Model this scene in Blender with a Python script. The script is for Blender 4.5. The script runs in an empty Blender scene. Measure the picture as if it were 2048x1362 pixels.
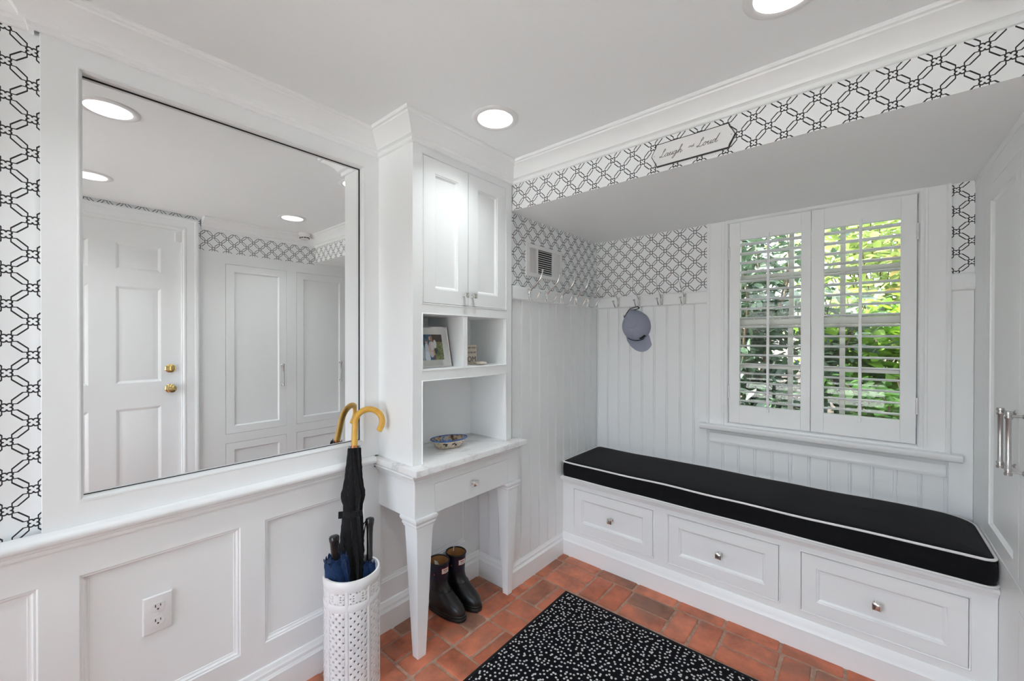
import bpy, bmesh, math, random
from mathutils import Vector, Matrix, Quaternion

sc = bpy.context.scene
COL = sc.collection
random.seed(7)
PI = math.pi

# ------------------------------------------------------------------ camera
cam_d = bpy.data.cameras.new('camera')
cam_d.sensor_width = 36.0
cam_d.lens = 819.58 * 36.0 / 2048.0
cam_d.clip_start = 0.02
cam_o = bpy.data.objects.new('camera', cam_d)
COL.objects.link(cam_o)
_F = Vector((0.75986, 0.65007, -0.004704)).normalized()
_R = Vector((0.650077, -0.759867, 0.0015)).normalized()
_U = _R.cross(_F)
_m = Matrix.Identity(4)
for _i in range(3):
    _m[_i][0], _m[_i][1], _m[_i][2] = _R[_i], _U[_i], -_F[_i]
_m.translation = Vector((0.0, -1.68645, 1.35))
cam_o.matrix_world = _m
sc.camera = cam_o

# ------------------------------------------------------------------ world, sun, exposure
wld = bpy.data.worlds.new('World')
sc.world = wld
wld.use_nodes = True
_nt = wld.node_tree
_nt.nodes.clear()
_o = _nt.nodes.new('ShaderNodeOutputWorld')
_b = _nt.nodes.new('ShaderNodeBackground')
_s = _nt.nodes.new('ShaderNodeTexSky')
_s.sky_type = 'NISHITA'
_s.sun_disc = False
_s.sun_elevation = math.radians(52)
_s.sun_rotation = math.radians(4)
_s.air_density = 0.6
_s.dust_density = 6.0
_s.ozone_density = 0.4
_b.inputs['Strength'].default_value = SKY = 1.25
_hs = _nt.nodes.new('ShaderNodeHueSaturation')
_hs.inputs['Saturation'].default_value = 0.45      # hazy, nearly white sky
_nt.links.new(_s.outputs[0], _hs.inputs['Color'])
_nt.links.new(_hs.outputs[0], _b.inputs[0])
_nt.links.new(_b.outputs[0], _o.inputs[0])

sun_d = bpy.data.lights.new('sun', 'SUN')
sun_d.energy = 9.0
sun_d.angle = math.radians(1.0)
sun_d.color = (1.0, 0.98, 0.94)
sun_o = bpy.data.objects.new('sun', sun_d)
COL.objects.link(sun_o)
# the sun stands high behind the house and lights the garden from over the roof
sun_o.rotation_euler = Vector((0.06, -0.56, -0.82)).to_track_quat('-Z', 'Y').to_euler()

LAMP_W = 0.98            # watts of each recessed ceiling lamp

vs = sc.view_settings
vs.view_transform = 'Standard'
try:
    vs.look = 'None'
except Exception:
    pass
vs.exposure = 1.16
vs.gamma = 1.0
vs.use_curve_mapping = False
cy = sc.cycles
cy.max_bounces = 10
cy.diffuse_bounces = 6
cy.glossy_bounces = 4
cy.transparent_max_bounces = 8
cy.use_denoising = True
cy.denoising_prefilter = 'ACCURATE'
cy.adaptive_threshold = 0.03
cy.caustics_reflective = False
cy.caustics_refractive = False
cy.sample_clamp_indirect = 6.0

# ------------------------------------------------------------------ node helpers
class Val:
    def __init__(s, nt, sock): s.nt, s.s = nt, sock
    def _op(s, op, o=None, o2=None):
        n = s.nt.nodes.new('ShaderNodeMath'); n.operation = op
        for i, a in enumerate((s, o, o2)):
            if a is None: continue
            if isinstance(a, Val): s.nt.links.new(a.s, n.inputs[i])
            else: n.inputs[i].default_value = a
        return Val(s.nt, n.outputs[0])
    def __add__(s, o): return s._op('ADD', o)
    def __sub__(s, o): return s._op('SUBTRACT', o)
    def __mul__(s, o): return s._op('MULTIPLY', o)
    def __truediv__(s, o): return s._op('DIVIDE', o)
    def abs(s): return s._op('ABSOLUTE')
    def lt(s, o): return s._op('LESS_THAN', o)
    def min(s, o): return s._op('MINIMUM', o)
    def max(s, o): return s._op('MAXIMUM', o)
    def round(s): return s._op('ROUND')
    def sqrt(s): return s._op('SQRT')

class Mat:
    def __init__(s, name, col=(.8, .8, .8), rough=.5, metal=0.0, spec=.5):
        s.m = bpy.data.materials.new(name); s.m.use_nodes = True
        s.nt = s.m.node_tree
        s.p = s.nt.nodes['Principled BSDF']
        s.p.inputs['Base Color'].default_value = (*col, 1)
        s.p.inputs['Roughness'].default_value = rough
        s.p.inputs['Metallic'].default_value = metal
        s.p.inputs['Specular IOR Level'].default_value = spec
    def n(s, t): return s.nt.nodes.new(t)
    def l(s, a, b): s.nt.links.new(a, b)
    def coord(s, which='Object'):
        return s.n('ShaderNodeTexCoord').outputs[which]
    def pos(s): return s.n('ShaderNodeNewGeometry').outputs['Position']
    def xyz(s, vec):
        n = s.n('ShaderNodeSeparateXYZ'); s.l(vec, n.inputs[0])
        return [Val(s.nt, n.outputs[i]) for i in range(3)]
    def noise(s, vec, scale, detail=3, rough=.55):
        n = s.n('ShaderNodeTexNoise'); n.inputs['Scale'].default_value = scale
        n.inputs['Detail'].default_value = detail; n.inputs['Roughness'].default_value = rough
        if vec is not None: s.l(vec, n.inputs['Vector'])
        return n.outputs['Fac']
    def ramp(s, fac, stops):
        n = s.n('ShaderNodeValToRGB'); e = n.color_ramp.elements
        while len(e) < len(stops): e.new(.5)
        for k, (p, c) in enumerate(stops):
            e[k].position = p; e[k].color = (*c, 1)
        s.l(fac, n.inputs[0]); return n.outputs[0]
    def mix(s, fac, a, b):
        n = s.n('ShaderNodeMix'); n.data_type = 'RGBA'
        for sock, x in ((n.inputs[0], fac), (n.inputs[6], a), (n.inputs[7], b)):
            if isinstance(x, Val): s.l(x.s, sock)
            elif isinstance(x, bpy.types.NodeSocket): s.l(x, sock)
            elif isinstance(x, tuple): sock.default_value = (*x, 1)
            else: sock.default_value = x
        return n.outputs[2]
    def base(s, sock): s.l(sock, s.p.inputs['Base Color']); return s
    def bump(s, h, strength=.2, dist=.002):
        n = s.n('ShaderNodeBump'); n.inputs['Strength'].default_value = strength
        n.inputs['Distance'].default_value = dist
        s.l(h.s if isinstance(h, Val) else h, n.inputs['Height']); s.l(n.outputs[0], s.p.inputs['Normal'])
        return s

def white_paint(name, col, rough, bumpy=.04, scale=60):
    M = Mat(name, col, rough)
    nz = M.noise(M.pos(), scale, 2)
    M.base(M.mix(M.noise(M.pos(), 1.3, 2), tuple(c * .985 for c in col), tuple(min(1, c * 1.01) for c in col)))
    M.bump(nz, bumpy, .001)
    return M.m

WHITE = (.868, .891, .896)
m_trim = white_paint('trim_paint', WHITE, .38)
m_cab = white_paint('cabinet_paint', (.868, .891, .896), .34)
m_ceil = white_paint('ceiling_paint', (.882, .905, .912), .85, .06, 140)
m_wall = white_paint('wall_paint', (.864, .886, .891), .6)

def wallpaper(name, axis, offu, offz, zmin=-1.0):
    """trellis of long hexagonal links joined by four-lobed knots, black line on white"""
    M = Mat(name, (.864, .886, .891), .62)
    c = M.xyz(M.pos())
    u = c[axis] - offu
    v = c[2] - offz
    s_ = (u + v) / .0905
    t_ = (u - v) / .0905
    ds = (s_ - s_.round()).abs()
    dt = (t_ - t_.round()).abs()
    a = ds.max(dt); b = ds.min(dt)
    # link along the longer of the two directions
    al = (a * -1.0 + .5).abs()
    link = (al + b - .318).max(b - .108)
    # the tips: scaled so that both edges read at one width
    lobe = (((a - .108) * (a - .108) + b * b).sqrt() - .080).min((a * a + b * b).sqrt() - .098)
    outl = link.abs().min(lobe.abs())
    line = outl.lt(.0275) * c[2]._op('GREATER_THAN', zmin)     # the paper stops behind the rail
    M.base(M.mix(line, (.864, .886, .891), (.012, .012, .014)))
    M.bump(M.noise(M.pos(), 400, 2), .03, .0006)
    return M.m

m_paper_left = wallpaper('wallpaper_left', 0, 0.0, 2.0275, .79)
m_paper_alcove = wallpaper('wallpaper_alcove', 0, 1.735, 1.7695, 1.60)
m_paper_window = wallpaper('wallpaper_window', 1, -.638, 1.7285, 1.60)
m_paper_beam = wallpaper('wallpaper_beam', 1, -1.842, 2.0455)
m_paper_right = wallpaper('wallpaper_right', 0, .943, 2.0775)

def brick_mat():
    M = Mat('clay_brick', (.4, .15, .09), .62)
    oi = M.n('ShaderNodeObjectInfo')
    tone = M.ramp(oi.outputs['Random'], [(0, (.46, .135, .068)), (.22, (.58, .190, .104)), (.45, (.50, .152, .080)),
                                         (.62, (.62, .215, .125)), (.80, (.38, .150, .090)), (1, (.28, .142, .098))])
    w = M.pos()
    blot = M.ramp(M.noise(w, 9, 4, .6), [(.30, (.50, .46, .44)), (.48, (.88, .84, .80)), (.66, (1.18, 1.12, 1.08))])
    n = M.n('ShaderNodeMix'); n.data_type = 'RGBA'; n.blend_type = 'MULTIPLY'; n.inputs[0].default_value = .85
    M.l(tone, n.inputs[6]); M.l(blot, n.inputs[7])
    brn = M.ramp(M.noise(w, 4.3, 3, .6), [(.50, (0, 0, 0)), (.66, (.6, .6, .6))])
    bm_ = M.mix(brn, n.outputs[2], (.215, .118, .080))
    spk = M.ramp(M.noise(w, 160, 2, .7), [(.66, (0, 0, 0)), (.76, (1, 1, 1))])
    f = M.n('ShaderNodeMath'); f.operation = 'MULTIPLY'; f.inputs[1].default_value = .35; M.l(spk, f.inputs[0])
    M.base(M.mix(f.outputs[0], bm_, (.52, .33, .25)))
    M.bump(M.noise(w, 48, 6, .7), .6, .005)
    r = M.ramp(M.noise(w, 14, 3), [(.3, (.42,) * 3), (.7, (.68,) * 3)])
    M.l(r, M.p.inputs['Roughness'])
    return M.m
m_brick = brick_mat()
Mm = Mat('mortar', (.36, .24, .18), .9)
Mm.base(Mm.ramp(Mm.noise(Mm.pos(), 40, 4), [(.3, (.32, .19, .135)), (.7, (.48, .32, .24))]))
Mm.bump(Mm.noise(Mm.pos(), 150, 3), .4, .003)
m_mortar = Mm.m

Mb = Mat('marble', (.8, .8, .8), .16)
_n1 = Mb.noise(Mb.pos(), 3.2, 6, .62)
_mx = Mb.n('ShaderNodeVectorMath'); _mx.operation = 'ADD'
_cb = Mb.n('ShaderNodeCombineXYZ'); Mb.l(_n1, _cb.inputs[0]); Mb.l(_n1, _cb.inputs[1])
Mb.l(Mb.pos(), _mx.inputs[0]); Mb.l(_cb.outputs[0], _mx.inputs[1])
_wv = Mb.n('ShaderNodeTexWave'); _wv.bands_direction = 'DIAGONAL'; _wv.inputs['Scale'].default_value = 1.5
_wv.inputs['Distortion'].default_value = 5.0; _wv.inputs['Detail'].default_value = 4
Mb.l(_mx.outputs[0], _wv.inputs['Vector'])
Mb.base(Mb.ramp(_wv.outputs['Fac'], [(.0, (.70, .70, .712)), (.10, (.80, .80, .803)), (.35, (.845, .845, .845)), (1, (.86, .86, .86))]))
m_marble = Mb.m

def simple(name, col, rough, metal=0, spec=.5): return Mat(name, col, rough, metal, spec).m
m_chrome = simple('polished_nickel', (.80, .79, .77), .12, 1)
m_steel = simple('brushed_nickel', (.52, .51, .50), .28, 1)
m_brass = simple('polished_brass', (.83, .62, .26), .16, 1)
m_mirror = simple('mirror_silver', (.93, .935, .935), .0, 1)
m_ceramic = simple('white_glaze', (.82, .82, .825), .12)
m_bisque = simple('unglazed_grey_inside', (.10, .10, .10), .8)
m_plastic = simple('white_plastic', (.80, .80, .80), .3)
m_black = simple('black_plastic', (.012, .012, .013), .18)
m_dark = simple('dark_void', (.015, .015, .016), .9)  # near-black that paints shade into the mirror recess and vent opening
m_slot = simple('dark_slot', (.02, .02, .02), .7)
m_pipe = simple('white_piping', (.78, .78, .77), .8)
m_sole = simple('black_sole_rubber', (.010, .010, .010), .42)

def fabric(name, col, scale=900, strength=.5, rough=.95, var=.35):
    M = Mat(name, col, rough, spec=.15)
    M.base(M.mix(M.noise(M.coord(), scale * .25, 3), tuple(c * (1 - var) for c in col), tuple(c * (1 + var) for c in col)))
    M.bump(M.noise(M.coord(), scale, 2), strength, .0012)
    M.p.inputs['Sheen Weight'].default_value = .06
    return M.m
m_cushion = fabric('black_canvas', (.007, .0073, .0085), 700, .7)
m_umb_black = fabric('black_umbrella_cloth', (.011, .011, .012), 500, .25, .7)
m_umb_navy = fabric('navy_umbrella_cloth', (.012, .035, .105), 300, .3, .5, .5)
m_cap = fabric('grey_blue_twill', (.32, .345, .435), 900, .4, .9, .12)
m_cap_edge = simple('navy_black_cloth', (.008, .009, .016), .85)

def rubber(name, col, rough):
    M = Mat(name, col, rough)
    M.bump(M.noise(M.coord(), 60, 3), .06, .002)
    return M.m
m_boot = rubber('black_boot_rubber', (.011, .011, .012), .36)
m_boot_navy = rubber('navy_boot_rubber', (.010, .011, .030), .42)
m_lining = fabric('tan_boot_lining', (.40, .20, .075), 500, .3, .95, .2)
m_tag = simple('white_boot_tag', (.75, .72, .66), .5)
m_red = simple('red_print', (.50, .03, .03), .5)
m_ink = simple('dark_print', (.03, .03, .032), .6)
m_grey_ink = simple('grey_print', (.14, .14, .145), .6)
Mw = Mat('honey_wood', (.62, .36, .085), .32)
Mw.base(Mw.ramp(Mw.noise(Mw.coord(), 30, 4), [(.3, (.62, .33, .045)), (.7, (.74, .44, .08))]))
m_wood = Mw.m
m_copper = simple('copper_collar', (.55, .20, .06), .3, .6)

def rug_mat():
    M = Mat('speckled_rug', (.01, .01, .012), .95, spec=.1)
    v = M.n('ShaderNodeTexVoronoi'); v.voronoi_dimensions = '2D'; v.feature = 'F1'
    v.inputs['Scale'].default_value = 52; v.inputs['Randomness'].default_value = .85
    M.l(M.coord(), v.inputs['Vector'])
    d = Val(M.nt, v.outputs['Distance'])
    wob = Val(M.nt, M.noise(M.coord(), 190, 2)) * .16
    dot = (d + wob).lt(.315)
    fl = M.noise(M.coord(), 700, 2)
    blk = M.mix(fl, (.004, .004, .006), (.014, .014, .018))
    M.base(M.mix(dot, blk, (.66, .66, .65)))
    M.bump(Val(M.nt, fl) * .6 + dot * .35, .8, .004)
    return M.m
m_rug = rug_mat()
m_rug_edge = fabric('rug_binding', (.010, .010, .012), 800, .5)

def glass_mat():
    m = bpy.data.materials.new('window_glass'); m.use_nodes = True
    nt = m.node_tree; nt.nodes.clear()
    o = nt.nodes.new('ShaderNodeOutputMaterial'); mx = nt.nodes.new('ShaderNodeMixShader')
    t = nt.nodes.new('ShaderNodeBsdfTransparent'); g = nt.nodes.new('ShaderNodeBsdfGlossy')
    t.inputs[0].default_value = (.96, .975, .97, 1); g.inputs['Roughness'].default_value = .02
    f = nt.nodes.new('ShaderNodeFresnel'); f.inputs[0].default_value = 1.45
    nt.links.new(f.outputs[0], mx.inputs[0]); nt.links.new(t.outputs[0], mx.inputs[1])
    nt.links.new(g.outputs[0], mx.inputs[2]); nt.links.new(mx.outputs[0], o.inputs[0])
    return m
m_glass = glass_mat()

def emit(name, col, st):
    m = bpy.data.materials.new(name); m.use_nodes = True
    p = m.node_tree.nodes['Principled BSDF']
    p.inputs['Base Color'].default_value = (.9, .9, .9, 1)
    p.inputs['Emission Color'].default_value = (*col, 1); p.inputs['Emission Strength'].default_value = st
    return m
m_lens = emit('lamp_lens', (1, .98, .95), 3.0)

def leaf_mat(name, a, b, trans, rough=.35):
    M = Mat(name, a, rough)
    oi = M.n('ShaderNodeObjectInfo')
    nz = M.noise(M.pos(), 7, 2)
    f = (Val(M.nt, oi.outputs['Random']) * .6 + Val(M.nt, nz) * .5)
    colr = M.mix(f, a, b)
    M.base(colr)
    tr = M.n('ShaderNodeBsdfTranslucent'); M.l(colr, tr.inputs[0])
    mx = M.n('ShaderNodeMixShader'); mx.inputs[0].default_value = trans
    out = M.nt.nodes['Material Output']
    M.l(M.p.outputs[0], mx.inputs[1]); M.l(tr.outputs[0], mx.inputs[2]); M.l(mx.outputs[0], out.inputs[0])
    return M.m
m_leaf_dark = leaf_mat('laurel_leaf', (.030, .060, .032), (.085, .135, .082), .2, .25)
m_leaf_bright = leaf_mat('broad_leaf', (.085, .24, .018), (.25, .40, .035), .45, .45)
m_leaf_mid = leaf_mat('mid_leaf', (.045, .13, .022), (.11, .24, .045), .4, .4)
m_leaf_far = leaf_mat('far_leaf', (.13, .24, .06), (.34, .42, .14), .5, .6)
m_leaf_gold = leaf_mat('golden_leaf', (.34, .30, .08), (.50, .38, .18), .5, .6)
m_stem = simple('brown_stem', (.12, .08, .05), .8)
Ms = Mat('garden_soil', (.1, .07, .05), .95)
Ms.base(Ms.ramp(Ms.noise(Ms.pos(), 14, 6, .7), [(.3, (.018, .013, .010)), (.55, (.045, .033, .024)), (.8, (.11, .085, .065))]))
Ms.bump(Ms.noise(Ms.pos(), 30, 5), .8, .03)
m_soil = Ms.m
m_bounce_paving = simple('bounce_paving', (.34, .338, .33), .85)  # colour of the added terrace that throws daylight inside
m_timber = simple('dark_timber', (.035, .04, .045), .7)
m_sash = white_paint('sash_paint', (.80, .79, .75), .4)

# ------------------------------------------------------------------ geometry helpers
class G:
    def __init__(s): s.v = []; s.f = []; s.mi = []; s.cur = 0
    def add(s, vs, fs):
        o = len(s.v)
        s.v += [tuple(p) for p in vs]
        for f in fs:
            s.f.append(tuple(i + o for i in f)); s.mi.append(s.cur)
        return s
    def box(s, x0, x1, y0, y1, z0, z1):
        return s.add([(x0, y0, z0), (x1, y0, z0), (x1, y1, z0), (x0, y1, z0), (x0, y0, z1), (x1, y0, z1), (x1, y1, z1), (x0, y1, z1)],
                     [(0, 3, 2, 1), (4, 5, 6, 7), (0, 1, 5, 4), (1, 2, 6, 5), (2, 3, 7, 6), (3, 0, 4, 7)])
    def loops(s, rings, cap0=True, cap1=True, closed=True):
        n = len(rings[0]); vs = [p for r in rings for p in r]; fs = []
        for k in range(len(rings) - 1):
            for i in range(n if closed else n - 1):
                j = (i + 1) % n
                fs.append((k * n + i, k * n + j, (k + 1) * n + j, (k + 1) * n + i))
        if cap0: fs.append(tuple(range(n))[::-1])
        if cap1: fs.append(tuple((len(rings) - 1) * n + i for i in range(n)))
        return s.add(vs, fs)
    def rect(s, mp, u0, u1, v0, v1, prof, cap0=True, cap1=True):
        """nested rectangles on a face: prof is a list of (inset, height)"""
        R = []
        for ins, d in prof:
            R.append([mp(u0 + ins, v0 + ins, d), mp(u1 - ins, v0 + ins, d), mp(u1 - ins, v1 - ins, d), mp(u0 + ins, v1 - ins, d)])
        return s.loops(R, cap0, cap1)
    def sweep(s, path, prof, mp=None, closed=False):
        """prof (offset to the right of the path, second coordinate) swept along a 2-D path with mitred corners"""
        mp = mp or (lambda x, y, z: (x, y, z))
        n = len(path); R = []
        for i in range(n):
            p = Vector(path[i])
            d0 = (p - Vector(path[i - 1])).normalized() if (i > 0 or closed) else None
            d1 = (Vector(path[(i + 1) % n]) - p).normalized() if (i < n - 1 or closed) else None
            d0 = d0 or d1; d1 = d1 or d0
            a = Vector((d0.y, -d0.x)); b = Vector((d1.y, -d1.x))
            m = (a + b) / (1 + a.dot(b))
            R.append([mp(p.x + m.x * o, p.y + m.y * o, z) for o, z in prof])
        if closed: R.append(R[0])
        return s.loops(R, not closed, not closed)
    def tube(s, pts, r, n=8, cap=True, flat=1.0):
        pts = [Vector(p) for p in pts]
        rs = r if isinstance(r, (list, tuple)) else [r] * len(pts)
        R = []; up = None
        for i, p in enumerate(pts):
            t = ((pts[i + 1] if i < len(pts) - 1 else p) - (pts[i - 1] if i else p)).normalized()
            if up is None:
                up = t.orthogonal().normalized()
            up = (up - t * up.dot(t))
            up = up.normalized() if up.length > 1e-6 else t.orthogonal().normalized()
            sd = t.cross(up)
            R.append([p + (up * math.cos(2 * PI * k / n) + sd * math.sin(2 * PI * k / n) * flat) * rs[i] for k in range(n)])
        return s.loops(R, cap, cap)
    def lathe(s, prof, n=24, c=(0, 0, 0), cap0=True, cap1=True, ax='z'):
        R = []
        for r, h in prof:
            ring = []
            for k in range(n):
                a = 2 * PI * k / n
                p = (r * math.cos(a), r * math.sin(a), h)
                if ax == 'x': p = (p[2], p[0], p[1])
                elif ax == 'y': p = (p[0], p[2], p[1])
                ring.append((p[0] + c[0], p[1] + c[1], p[2] + c[2]))
            R.append(ring)
        return s.loops(R, cap0, cap1)
    def grid(s, mp, u0, u1, v0, v1, holes, front, back):
        us = sorted({u0, u1, *[h[0] for h in holes], *[h[1] for h in holes]})
        vs_ = sorted({v0, v1, *[h[2] for h in holes], *[h[3] for h in holes]})
        us = [u for u in us if u0 <= u <= u1]; vs_ = [v for v in vs_ if v0 <= v <= v1]
        nu, nv = len(us) - 1, len(vs_) - 1
        def solid(i, j):
            if not (0 <= i < nu and 0 <= j < nv): return False
            cu, cv = (us[i] + us[i + 1]) / 2, (vs_[j] + vs_[j + 1]) / 2
            return not any(h[0] < cu < h[1] and h[2] < cv < h[3] for h in holes)
        idx = {}; V = []
        def vid(i, j, k):
            if (i, j, k) not in idx:
                idx[(i, j, k)] = len(V); V.append(mp(us[i], vs_[j], back if k else front))
            return idx[(i, j, k)]
        F = []
        for i in range(nu):
            for j in range(nv):
                if not solid(i, j): continue
                F.append((vid(i, j, 0), vid(i + 1, j, 0), vid(i + 1, j + 1, 0), vid(i, j + 1, 0)))
                F.append((vid(i, j, 1), vid(i, j + 1, 1), vid(i + 1, j + 1, 1), vid(i + 1, j, 1)))
                for a, b, di, dj in (((i, j), (i + 1, j), 0, -1), ((i + 1, j), (i + 1, j + 1), 1, 0),
                                     ((i + 1, j + 1), (i, j + 1), 0, 1), ((i, j + 1), (i, j), -1, 0)):
                    if not solid(i + di, j + dj):
                        F.append((vid(*a, 0), vid(*a, 1), vid(*b, 1), vid(*b, 0)))
        return s.add(V, F)

def wloc(o):
    p = Vector((0, 0, 0))
    while o is not None:
        p += o.location; o = o.parent
    return p

def tag(o, label=None, cat=None, group=None, kind=None):
    if label: o['label'] = label
    if cat: o['category'] = cat
    if group: o['group'] = group
    if kind: o['kind'] = kind
    return o

def mk(name, g, mat, parent=None, smooth=None, bevel=0, label=None, cat=None, group=None, kind=None, local=False, origin=None, weld=True):
    off = Vector((0, 0, 0))
    if not local:
        if origin is not None: off = Vector(origin)
        elif parent is not None: off = wloc(parent)
    me = bpy.data.meshes.new(name)
    me.from_pydata([(p[0] - off.x, p[1] - off.y, p[2] - off.z) for p in g.v], [], g.f)
    mats = mat if isinstance(mat, (list, tuple)) else [mat]
    for m in mats: me.materials.append(m)
    if len(mats) > 1: me.polygons.foreach_set('material_index', g.mi)
    bm = bmesh.new(); bm.from_mesh(me)
    if weld: bmesh.ops.remove_doubles(bm, verts=bm.verts, dist=1e-5)
    bmesh.ops.recalc_face_normals(bm, faces=bm.faces)
    bm.to_mesh(me); bm.free()
    if smooth is not None:
        me.shade_smooth()
        me.set_sharp_from_angle(angle=math.radians(smooth))
    o = bpy.data.objects.new(name, me); COL.objects.link(o)
    if parent is not None:
        o.parent = parent
        if origin is not None: o.location = off - wloc(parent)
    elif origin is not None: o.location = off
    if bevel:
        b = o.modifiers.new('bevel', 'BEVEL'); b.width = bevel; b.segments = 2; b.limit_method = 'ANGLE'; b.angle_limit = math.radians(40)
        b.harden_normals = False
        if smooth is None:
            me.shade_smooth(); me.set_sharp_from_angle(angle=math.radians(50))
    return tag(o, label, cat, group, kind)

def thing(name, label, cat, loc=(0, 0, 0), group=None, kind=None, rotz=0):
    o = bpy.data.objects.new(name, None); COL.objects.link(o)
    o.empty_display_size = .05
    o.location = loc; o.rotation_euler = (0, 0, rotz)
    return tag(o, label, cat, group, kind)

def copy_tree(o, parent=None):
    c = o.copy(); COL.objects.link(c)
    c.parent = parent
    for ch in [x for x in COL.objects if x.parent == o]: copy_tree(ch, c)
    return c

def smooth_path(pts, k=6):
    """Catmull-Rom through the points"""
    P = [Vector(p) for p in pts]; out = []
    for i in range(len(P) - 1):
        p0 = P[i - 1] if i else P[0] * 2 - P[1]; p1, p2 = P[i], P[i + 1]
        p3 = P[i + 2] if i + 2 < len(P) else P[-1] * 2 - P[-2]
        for j in range(k):
            t = j / k
            out.append(.5 * ((2 * p1) + (p2 - p0) * t + (2 * p0 - 5 * p1 + 4 * p2 - p3) * t * t + (3 * p1 - p0 - 3 * p2 + p3) * t ** 3))
    out.append(P[-1]); return out

def text_mesh(body, size, mp, align='LEFT', shear=0.0, depth=.0006):
    """lettering as a thin raised mesh; mp maps (right, up, out) to the world"""
    cu = bpy.data.curves.new('lettering', 'FONT'); cu.body = body; cu.size = size; cu.align_x = align; cu.shear = shear
    cu.extrude = depth; cu.resolution_u = 3
    o = bpy.data.objects.new('lettering', cu); COL.objects.link(o)
    me = bpy.data.meshes.new_from_object(o.evaluated_get(bpy.context.evaluated_depsgraph_get()))
    g = G()
    g.add([mp(v.co.x, v.co.y, v.co.z + depth) for v in me.vertices], [tuple(p.vertices) for p in me.polygons])
    bpy.data.objects.remove(o); bpy.data.curves.remove(cu); bpy.data.meshes.remove(me)
    return g

# faces of the room: (right along the wall, up, out of the wall)
def map_left(y0): return lambda u, v, d: (u, y0 - d, v)
def map_win(x0): return lambda u, v, d: (x0 - d, u, v)
def map_right(y0): return lambda u, v, d: (u, y0 + d, v)

CEIL = 2.25; SOF = 2.03; XB = 1.663; XW = 2.62; YA = -.243; RX = 1.672; YR = -2.05; XL = -1.5

# ================================================================== THE SETTING
LIGHTS = [(1.232, -.54), (1.265, -1.53), (.195, -.54), (.205, -1.535)]
LR = .072      # radius of the opening of a recessed lamp

def struct(name, g, mat, **kw):
    return mk(name, g, mat, kind='structure', **kw)

# floor: mortar bed with every brick laid on it
floor = struct('floor', G().box(XL, XW + .1, -2.2, .1, -.06, -.0045), m_mortar)
def brick_mesh(lx, ly, seed):
    rnd = random.Random(seed); g = G()
    b = .004; R = []
    def ring(ins, z):
        pts = []
        x0, x1, y0, y1 = -lx / 2 + ins, lx / 2 - ins, -ly / 2 + ins, ly / 2 - ins
        c = .006
        for (px, py) in ((x0 + c, y0), (0, y0), (x1 - c, y0), (x1, y0 + c), (x1, y1 - c), (x1 - c, y1), (0, y1), (x0 + c, y1), (x0, y1 - c), (x0, y0 + c)):
            pts.append((px, py, z))
        return pts
    wob = [(rnd.uniform(-.0016, .0016), rnd.uniform(-.0016, .0016)) for _ in range(10)]
    def w(r): return [(p[0] + o[0], p[1] + o[1], p[2]) for p, o in zip(r, wob)]
    g.loops([w(ring(0, -.03)), w(ring(0, -.005)), w(ring(.0022, -.0012)), w(ring(b + .002, 0))], False, True)
    me = mk('brick', g, m_brick, floor, smooth=50, local=True)
    d = me.data; bpy.data.objects.remove(me)
    return d
BMESH = {}
def lay(cx, cy, lx, ly):
    key = (round(lx, 2), round(ly, 2), random.randrange(3))
    if key not in BMESH: BMESH[key] = brick_mesh(lx, ly, hash(key) % 1000)
    o = bpy.data.objects.new('brick', BMESH[key]); COL.objects.link(o); o.parent = floor
    o.location = (cx, cy, random.uniform(-.0012, .0008))
    o.rotation_euler = (random.uniform(-.006, .006), random.uniform(-.006, .006), random.uniform(-.008, .008) + (PI if random.random() < .5 else 0))
MX, MY, J = .2225, .2215, .0115
X0, Y0 = 1.866, -.322
rest = []
def brick_or_rest(x0, x1, y0, y1):
    # keep to the room: clip at the walls and the bench front
    ymax = -.245 if (x0 + x1) / 2 > 1.66 else .005
    y1 = min(y1, ymax); x1 = min(x1, 2.188); y0 = max(y0, YR - .01)
    lx, ly = x1 - x0 - J, y1 - y0 - J
    if lx < .02 or ly < .02: return
    if x0 < -.05: rest.append((x0, x1, y0, y1)); return
    lay((x0 + x1) / 2, (y0 + y1) / 2, lx, ly)
for k in range(-16, 1):
    for j in range(-2, 9):
        x0 = X0 + k * MX; x1 = x0 + MX; y1 = Y0 - j * MY; y0 = y1 - MY
        if x1 < XL or y0 < -2.4: continue
        if (k + j) % 2 == 0:
            xm = (x0 + x1) / 2
            brick_or_rest(x0, xm, y0, y1); brick_or_rest(xm, x1, y0, y1)
        else:
            ym = (y0 + y1) / 2
            brick_or_rest(x0, x1, y0, ym); brick_or_rest(x0, x1, ym, y1)
for j in range(-1, 9):      # soldier row along the bench
    y1 = Y0 - j * MY + .012
    brick_or_rest(X0 + MX, 2.188, y1 - MY, y1)
gr = G()
for x0, x1, y0, y1 in rest: gr.box(x0 + J / 2, x1 - J / 2, y0 + J / 2, y1 - J / 2, -.03, 0)
mk('brick_field', gr, m_brick, floor, bevel=.003, kind='stuff')

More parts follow.
